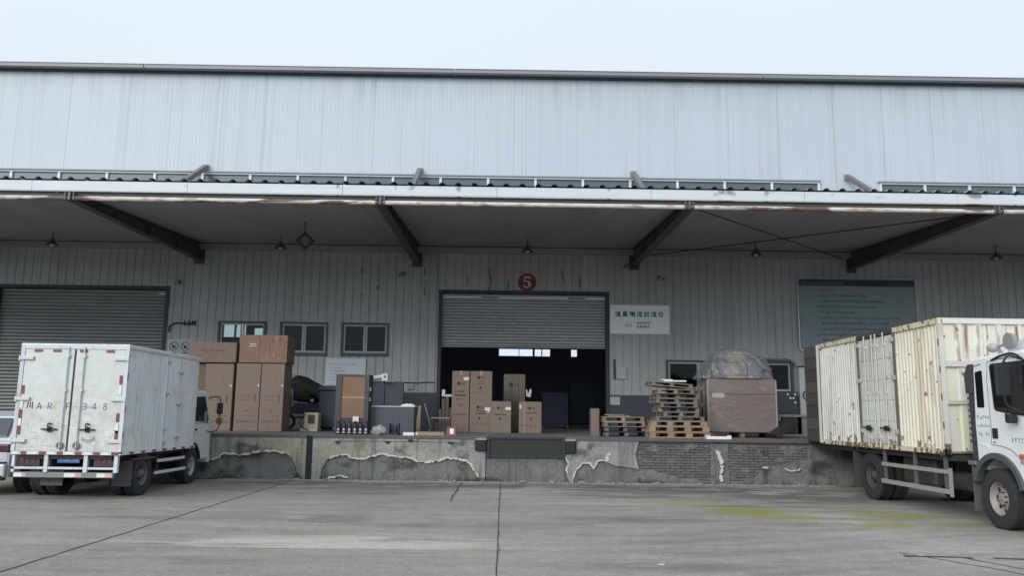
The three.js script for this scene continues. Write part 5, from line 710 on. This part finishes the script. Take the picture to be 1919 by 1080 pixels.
// ---- large cream box truck, rear against the dock
{
  const X = 7.63, XR = 10.05, Y0 = 1.07, Y1 = 3.44, ZF = -13.94, ZR = -20.22;
  const t = thing('cargo_truck', 'large rusty cream container truck backed against the dock', 'truck', [8.85, 0, -15.8]);
  const paintTex = (base, seed, rustK) => tex(1024, 512, (u, v) => { // u along the side in 4 m, v over 2.5 m of height
    const x = u * 4, y = v * 2.5, n = fbm(x * 1.5, y * 1.2, 5, seed), s = fbm(x * 11, y * .8, 4, seed + 9), m = fbm(x * 7, y * 6, 5, seed + 19); let c = base.map(q => q * (.8 + .3 * n)); const d = .3 * sstep(.5, .75, s); c = c.map((q, i) => q * (1 - d * [.75, .9, 1.15][i]));
    const edge = sstep(.55, .1, y) * .35 + sstep(2.2, 2.45, y) * .22; const ru = sstep(.785 - edge * rustK * .5, .86 - edge * rustK * .42, fbm(x * 13, y * 9, 5, seed + 19) + .1 * fbm(x * 40, y * 30, 3, seed + 29)) ; const rc = [.11 + .04 * n, .072, .045]; return c.map((q, i) => mix(q, rc[i], ru * .9)); });
  const yUV = (x, y, z) => [z / 4, (y - 1.0) / 2.5], xUV = (x, y, z) => [x / 4, (y - 1.0) / 2.5];
  const yel = M(paintTex([.66, .625, .5], 601, 1.15), .55), gry = M(paintTex([.6, .6, .545], 631, 1.15), .55), wht = M(paintTex([.6, .6, .54], 661, .6), .5);
  const frontTex = tex(512, 512, (u, v) => { const x = u * 2.5, y = v * 2.5, n = fbm(x * 2, y, 4, 691); let c = [.66, .635, .56].map(q => q * (.85 + .22 * n)); for (let k = 0; k < 13; k++) { const cx = .32 + k * .1775 + .02 * hash(k, 7, 7), w = .008 + .022 * hash(k, 3, 5), y0 = 1.6 + .45 * hash(k, 9, 2), dd = Math.abs(x - cx - .012 * Math.sin(y * 5 + k)); if (dd < w * 2.5) { const q = sstep(w * 2.5, w * .5, dd) * sstep(y0 - .4, y0 + .1, y) * sstep(2.38, 2.28, y) * sstep(.25, .5, fbm(x * 20, y * 4, 3, 701)) * (.4 + .6 * hash(k, 1, 1)); c = [mix(c[0], .22, q), mix(c[1], .085, q), mix(c[2], .04, q)]; } } const ye = sstep(.5, .7, fbm(x * 3, y * .8, 4, 711)) * .18; c[2] *= 1 - ye; const ru = sstep(.72, .78, fbm(x * 9, y * 9, 4, 721)); return c.map((q, i) => mix(q, [.12, .07, .04][i], ru * .8)); });
  const frontM = M(frontTex, .55), rail = M(paintTex([.6, .55, .4], 741, 1.5), .6), dkRail = M([.05, .045, .04], .8);
  obj('container_core', bx(X + .06, XR - .02, Y0 + .02, Y1 - .02, ZR, ZF - .05), M([.3, .28, .22], .8), t);
  const trapz = [[-.045, 0], [-.03, -.026], [.03, -.026], [.045, 0]];
  const mk = (z0, z1) => ribbon(ribs(z0, z1, 0.122, trapz), (z, d, s) => [X + .008 - d, s ? Y1 - .1 : Y0 + .09, z]);
  obj('side_panel', mk(-15.6, ZF - .06), yel, t, { uvFn: yUV, label: 'yellowed corrugated side panel behind the cab' }); obj('side_panel', mk(-19.36, -17.28), gry, t, { uvFn: yUV, label: 'greyish cream corrugated side panel' });
  obj('roof', bx(X + .05, XR, Y1 - .02, Y1, ZR, ZF), rail, t, { uvFn: yUV });
  obj('top_rail', bx(X - .012, X + .05, Y1 - .1, Y1, -15.62, ZF), rail, t, { uvFn: yUV }); obj('top_rail', bx(X - .012, X + .05, Y1 - .1, Y1 - .005, -19.36, -17.25), rail, t, { uvFn: yUV }); obj('top_rail', bx(X - .016, X + .05, Y1 - .1, Y1 - .012, -17.25, -15.62), dkRail, t);
  obj('bottom_rail', bx(X - .012, X + .06, Y0, Y0 + .09, -19.36, ZF), rail, t, { uvFn: yUV }); obj('corner_post', bx(X - .012, X + .07, Y0, Y1 - .1, ZF - .06, ZF), gry, t, { uvFn: yUV });
  { const g = []; for (let k = 0; k < 26; k++) { const s = rr(.015, .05); g.push(new THREE.DodecahedronGeometry(s, 0).scale(.25, rr(.6, 1.4), 1.2).translate(X - .01, Y0 + rr(-.01, .03), rr(-19.3, ZF))); } obj('rust_flake', g, M([.09, .055, .035], .95), t, { kind: 'stuff' }); }
  // side double door
  for (const [z0, z1, h] of [[-17.2, -16.44, -1], [-16.42, -15.67, 1]]) {
    const d = obj('side_door', bx(X + .01, X + .05, Y0 + .1, Y1 - .12, z0, z1, .006), wht, t, { uvFn: yUV });
    for (let k = 0; k < 5; k++) { const y = Y0 + .14 + k * .415; obj('pressed_rib', sidePlate([[z0 + .05, y], [z1 - .05, y], [z1 - .05, y + .37], [z0 + .05, y + .37]], X + .001, .012, [], .006), wht, d, { uvFn: yUV }); }
    for (const f of [.3, .75]) { const z = h < 0 ? mix(z0, z1, f + .15) : mix(z1, z0, f + .15); obj('lock_rod', [cyl([X - .022, Y0 + .03, z], [X - .022, Y1 - .05, z], .016), ...[.2, 1.1, 2.05].map(y => bx(X - .045, X + .008, Y0 + y, Y0 + y + .06, z - .03, z + .03))], M([.48, .48, .44], .5), d); }
    obj('handle', [bar([X - .05, Y0 + .42, mix(z0, z1, .2)], [X - .05, Y0 + .4, mix(z0, z1, .75)], .025, .03), bx(X - .07, X - .02, Y0 + .36, Y0 + .46, mix(z0, z1, .45), mix(z0, z1, .6))], black, d);
    const hz = h < 0 ? z0 : z1; for (const y of [.3, 1.35, 2.1]) obj('hinge', bx(X - .03, X + .01, Y0 + y, Y0 + y + .09, hz - .07, hz + .07, .01), M([.4, .39, .36], .6), d);
  }
  for (const z of [-17.28, -15.66]) obj('door_frame', bx(X - .01, X + .05, Y0 + .09, Y1 - .1, z, z + .065), M([.12, .12, .11], .7), t);
  // rear door folded flat along the side: wooden lining outward
  const rd = obj('rear_door', bx(X - .04, X - .0, Y0 + .02, Y1 - .03, ZR, -19.4), M([.05, .045, .045], .8), t, { label: 'open rear door folded against the side, wooden lining outward' });
  for (let k = 0; k < 8; k++) obj('plank', bx(X - .056, X - .041, Y0 + .04 + k * .29, Y0 + .04 + k * .29 + .28, ZR + .03, -19.45, .003), M([[.06, .052, .046], [.075, .066, .055], [.05, .042, .045]][k % 3], .85), rd);
  obj('edge_strip', bx(X - .06, X - .0, Y0 + .02, Y1 - .03, -19.398, -19.37), M([.5, .48, .45], .5), rd);
  // front wall with ribs above the cab
  obj('front_panel', ribbon(ribs(X + .08, XR - .02, .355, [[-.13, 0], [-.1, -.03], [.1, -.03], [.13, 0]]), (x, d, s) => [x, s ? Y1 - .1 : Y0 + .05, ZF + d - .008]), frontM, t, { uvFn: (x, y) => [(x - X) / 2.5, (y - 1.0) / 2.5] });
  obj('front_rail', bx(X + .071, XR, Y1 - .1, Y1 - .021, ZF - .06, ZF + .006), M([.62, .62, .57], .5), t); obj('front_rail', bx(X + .071, XR, 2.58, 2.68, ZF - .02, ZF + .02), M([.55, .54, .48], .55), t); obj('front_rail', bx(X + .071, XR, 1.93, 2.0, ZF - .02, ZF + .02), M([.5, .48, .4], .6), t);
  for (let k = 0; k < 9; k++) obj('reflector', bx(X - .016, X - .012, Y0 + .2 + k * .24, Y0 + .2 + k * .24 + .12, ZF - .05, ZF - .012), k % 2 ? redRef : M([.5, .47, .38], .5), t);
  // chassis and guards
  obj('chassis', [bx(8.35, 8.5, .7, 1.06, -20.1, -11.3), bx(9.2, 9.35, .7, 1.06, -20.1, -11.3), bx(X + .1, XR - .1, .96, 1.065, -20.1, ZF), cyl([7.9, .5, -17.15], [9.8, .5, -17.15], .11), cyl([7.9, .46, -12.7], [9.8, .46, -12.7], .08), bx(8.5, 9.2, .45, .7, -13.4, -11.6)], chass, t);
  obj('fuel_tank', bx(7.95, 8.34, .45, .95, -16.2, -15.0, .06), M([.06, .06, .06], .6), t); obj('air_tank', cyl([8.1, .6, -14.7], [8.1, .6, -14.0], .16), M([.05, .05, .05], .6), t);
  const gm = M([.3, .28, .25], .7, bump(4, .004)); obj('side_guard', [bx(X + .02, X + .05, .74, .81, -16.45, -14.0), bx(X + .02, X + .05, .4, .48, -16.5, -14.0), bx(X + .02, X + .05, .36, .84, -14.0, -13.92)], gm, t); for (const z of [-16.4, -15.2, -14.15]) obj('guard_post', bx(X + .051, X + .09, .4, 1.06, z - .04, z + .04), M([.1, .1, .1], .8), t);
  obj('mudflap', bx(X + .05, X + .6, .2, 1.05, -17.85, -17.83), M([.05, .05, .05], .85), t); obj('mudflap', bx(X + .1, X + .55, .2, .95, -13.42, -13.4), M([.1, .1, .1], .8), t); obj('mudguard', bx(X + .08, X + .5, .93, 1.0, -13.5, -13.28, .02), M([.14, .14, .14], .7), t);
  const rimR = M([.05, .05, .05], .85), rimF = M(tex(128, 128, (u, v) => { const m = fbm(u * 9, v * 9, 4, 751), g = .34 * (.7 + .5 * m), r = sstep(.55, .68, m); return [g * .9, g * mix(.88, .7, r), g * mix(.82, .55, r)]; }), .6, { metalness: .2 });
  wheel(t, X + .24, .49, -17.15, .49, .26, -1, rimR, true); wheel(t, XR - .2, .49, -17.15, .49, .26, 1, rimR, true); wheel(t, X + .2, .46, -12.7, .46, .27, -1, rimF); wheel(t, XR - .2, .46, -12.7, .46, .27, 1, rimF);
  // cab
  const CX = 7.72, W = 2.28, cp = M(tex(256, 256, (u, v) => { const n = fbm(u * 6, v * 6, 5, 761), g = .78 * (.9 + .13 * n); return [g * .975, g, g]; }), .32);
  const arch = arc(-12.58, .48, .6, 172, 8, 20).reverse().filter(p => p[0] > -13.07);
  const cab = obj('cab', sidePlate([[-13.1, .86], [-13.12, 1.6], [-13.06, 2.6], [-12.95, 2.68], [-11.75, 2.72], [-11.5, 2.62], [-11.22, 1.75], [-11.15, 1.3], [-11.15, .62], [-11.62, .62], ...arch.map(([a, b]) => [a, Math.max(b, .62)])], CX, W, [], .05), cp, t, { uv: .5 });
  const win2 = (z0, z1, z2, z3, y0, y1) => [[z0, y0], [z1, y0 - .02], [z2, y1], [z3, y1]];
  const rp = (pts, r = .05) => { const o = []; for (let i = 0; i < pts.length; i++) { const p = pts[(i + pts.length - 1) % pts.length], c = pts[i], n = pts[(i + 1) % pts.length]; const f = (a, b) => { const d = Math.hypot(b[0] - a[0], b[1] - a[1]); return [a[0] + (b[0] - a[0]) * r / d, a[1] + (b[1] - a[1]) * r / d]; }; const s = f(c, p), e = f(c, n); for (let k = 0; k <= 4; k++) { const q = k / 4; o.push([(1 - q) ** 2 * s[0] + 2 * q * (1 - q) * c[0] + q * q * e[0], (1 - q) ** 2 * s[1] + 2 * q * (1 - q) * c[1] + q * q * e[1]]); } } return o; };
  obj('quarter_window', sidePlate(rp([[-13.0, 1.86], [-12.8, 1.86], [-12.8, 2.46], [-13.0, 2.44]], .03), CX - .004, .012, [], .003), darkGlass, cab);
  const dw = obj('door_window', sidePlate(rp([[-12.52, 1.84], [-11.55, 1.72], [-11.72, 2.52], [-12.57, 2.52]], .06), CX - .004, .012, [], .003), darkGlass, cab); obj('window_seal', sidePlate(rp([[-12.55, 1.81], [-11.5, 1.69], [-11.7, 2.55], [-12.6, 2.55]], .07), CX - .003, .006, [rp([[-12.5, 1.86], [-11.57, 1.74], [-11.73, 2.5], [-12.55, 2.5]], .06)]), black, dw);
  const seam = pts => { const g = []; for (let i = 0; i + 1 < pts.length; i++) g.push(bar([CX - .001, pts[i][1], pts[i][0]], [CX - .001, pts[i + 1][1], pts[i + 1][0]], .006, .012)); return g; };
  obj('door_seam', seam([[-12.68, 1.28], [-12.66, 1.6], [-12.68, 2.3], [-12.64, 2.58], [-12.4, 2.61], [-11.75, 2.6]]), M([.18, .19, .19]), cab); obj('door_seam', seam([[-12.68, 1.28], [-12.45, 1.27], [-12.2, 1.22], [-12.0, 1.1], [-11.85, .95]]), M([.18, .19, .19]), cab);
  obj('drip_rail', seam([[-13.02, 2.53], [-12.82, 2.56]]), black, cab); obj('sun_visor_rod', [tube([[CX - .015, 2.6, -12.5], [CX - .03, 2.66, -12.2], [CX - .03, 2.66, -11.9], [CX - .02, 2.55, -11.7]], .016)], black, cab);
  const hd = obj('door_handle', bx(CX - .02, CX + .01, 1.38, 1.54, -12.63, -12.5, .015), black, cab); obj('key_hole', cyl([CX - .012, 1.32, -12.6], [CX - .002, 1.32, -12.6], .014), black, hd);
  obj('side_marker', bx(CX - .04, CX + .005, 1.1, 1.17, -11.98, -11.74, .02), M([.5, .16, .07], .3), cab); obj('side_marker', bx(CX - .03, CX + .005, 1.03, 1.075, -11.97, -11.8, .01), M([.5, .25, .18], .3), cab);
  obj('wheel_arch', sidePlate([...arc(-12.58, .48, .68, 160, 14, 18), ...arc(-12.58, .48, .585, 14, 160, 18)], CX - .045, .12, [], .01), M([.075, .078, .08], .65), cab); obj('lower_valance', bx(CX - .02, CX + .3, .42, .8, -11.7, -11.15, .03), M([.1, .11, .12], .6), cab);
  obj('body_crease', sidePlate([[-13.05, 1.3], [-12.82, 1.28], [-12.72, 1.2], [-12.8, 1.24], [-13.05, 1.27]], CX - .008, .01), cp, cab);
  // lettering on the cab too worn to read
  { const r = mulberry(77), g = []; for (const [y, n, h, z0, s] of [[1.68, 5, .075, -13.02, .07], [1.55, 6, .05, -13.02, .06], [1.41, 5, .07, -13.01, .062], [1.33, 4, .08, -12.17, .075]]) for (let i = 0; i < n; i++) { if (n === 5 && h === .07 && i === 2) continue; const z = z0 + i * s; for (let k = 0; k < 5; k++) { const hz = r() < .55, a = z + r() * s * .35, b = y + r() * h * .8; g.push(hz ? bx(CX - .003, CX, b, b + .009, a, a + s * .5) : bx(CX - .003, CX, y + r() * h * .3, y + h * (.5 + .5 * r()), a, a + .009)); } } obj('lettering', g, M([.25, .36, .37], .6), cab); }
  cab.position.z -= .12;
  // mirrors, visor, beacon, snorkel
  obj('mirror', [bx(CX - .34, CX - .1, 2.02, 2.5, -11.95, -11.88, .03), tube([[CX, 2.58, -11.8], [CX - .15, 2.62, -11.86], [CX - .22, 2.5, -11.9]], .016), tube([[CX - .22, 2.03, -11.9], [CX - .2, 1.9, -11.9], [CX, 1.75, -11.75]], .016)], black, cab); obj('mirror', [tube([[CX + .0, 1.82, -12.25], [CX - .05, 1.75, -12.18], [CX - .08, 1.73, -12.02]], .016), bx(CX - .16, CX - .03, 1.62, 1.76, -12.06, -11.92, .03)], black, cab);
  const bc = obj('roof_lamp', [cyl([CX + .12, 2.82, -12.55], [CX + .12, 2.86, -12.05], .022), cyl([CX + .2, 2.7, -12.55], [CX + .12, 2.82, -12.55], .03)], M([.3, .3, .3], .5), cab); obj('lens', cyl([CX + .02, 2.87, -12.1], [CX + .1, 2.87, -12.1], .13, .12, 24), M([.26, .26, .25], .45), bc); obj('horn', new THREE.SphereGeometry(.085, 16, 12).scale(1, .9, 1.3).translate(CX + .1, 2.81, -12.62), M([.36, .36, .35], .4), bc);
  obj('roof_fairing', sidePlate([[-12.6, 2.7], [-12.0, 2.98], [-11.5, 2.98], [-11.4, 2.7]], CX + .25, W - .5, [], .03), cp, cab, { uv: .5 });
  obj('air_intake', [bx(CX + .05, CX + .3, 1.0, 2.1, -13.44, -13.28, .02), sidePlate([[-13.48, 2.1], [-13.28, 2.1], [-13.27, 2.58], [-13.38, 2.58], [-13.5, 2.4]], CX + .03, .3, [], .01), ...[0, 1, 2, 3, 4, 5, 6, 7].map(k => bx(CX + .04, CX + .31, 1.3 + k * .1, 1.34 + k * .1, -13.45, -13.27))], M([.045, .048, .052], .7), t);
  obj('windscreen', sidePlate([[-11.52, 2.55], [-11.48, 2.56], [-11.235, 1.8], [-11.27, 1.79]], CX + .12, W - .24), darkGlass, cab); obj('front_bumper', bx(CX, CX + W, .4, .68, -11.25, -11.05, .04), M([.5, .52, .53], .5), cab); obj('grille', bx(CX + .5, CX + W - .5, 1.0, 1.35, -11.16, -11.12, .01), black, cab); obj('headlight', [bx(CX + .12, CX + .5, .74, .95, -11.14, -11.1, .02), bx(CX + W - .5, CX + W - .12, .74, .95, -11.14, -11.1, .02)], M([.5, .52, .5], .15), cab);
}
// ---- silver car at the left edge
{
  const t = thing('parked_car', 'silver white car at the left edge behind the small truck', 'car', [-10.35, 0, -17.8]);
  const cm = M([.5, .51, .55], .28, { metalness: .15 }), z0 = -15.75, X1 = -9.42, W = 1.8;
  const arch = (z) => arc(z, .36, .42, 175, 5, 12);
  const body = obj('body', sidePlate([[z0, .35], [z0 + .02, .95], [z0 - .1, 1.05], [z0 - .32, 1.5], [z0 - .8, 1.6], [z0 - 2.2, 1.58], [z0 - 3.0, 1.08], [z0 - 4.1, .95], [z0 - 4.3, .75], [z0 - 4.3, .32], ...arch(z0 - 3.5).filter(p => p[1] > .34), ...arch(z0 - .85).filter(p => p[1] > .34)], X1 - W, W, [], .07), cm, t);
  obj('side_window', sidePlate([[z0 - .45, 1.12], [z0 - .6, 1.48], [z0 - 1.3, 1.52], [z0 - 1.35, 1.08]], X1 - .01, .014), darkGlass, body); obj('side_window', sidePlate([[z0 - 1.42, 1.08], [z0 - 1.38, 1.52], [z0 - 2.15, 1.5], [z0 - 2.75, 1.08]], X1 - .01, .014), darkGlass, body);
  obj('rear_window', sidePlate([[z0 - .1, 1.12], [z0 - .27, 1.46], [z0 - .24, 1.47], [z0 - .07, 1.13]], X1 - W + .16, W - .32), darkGlass, body); obj('number_plate', bx(X1 - W / 2 - .22, X1 - W / 2 + .22, .7, .82, z0 + .02, z0 + .035), M([.03, .08, .22], .4), body); obj('lower_valance', bx(X1 - W + .06, X1 - .06, .3, .4, z0 - .04, z0 + .095, .02), black, body);
  obj('tail_light', bx(X1 - .28, X1 - .02, .82, .98, z0 - .1, z0 + .03, .03), M([.06, .015, .03], .2), body); obj('tail_light', bx(X1 - W + .02, X1 - W + .28, .82, .98, z0 - .1, z0 + .03, .03), M([.06, .015, .03], .2), body);
  obj('bumper', bx(X1 - W + .03, X1 - .03, .34, .62, z0 - .05, z0 + .09, .05), cm, body); obj('bumper_seam', bx(X1 - W + .05, X1 - .05, .625, .645, z0 - .02, z0 + .095), black, body); obj('roof_rail', bx(X1 - .2, X1 - .15, 1.61, 1.66, z0 - 2.2, z0 - .5, .02), black, body);
  for (const z of [z0 - .85, z0 - 3.5]) { wheel(t, X1 - .12, .34, z, .34, .2, 1, M([.3, .3, .31], .4)); wheel(t, X1 - W + .12, .34, z, .34, .2, -1, M([.3, .3, .31], .4)); }
}
renderer.render(scene, camera);
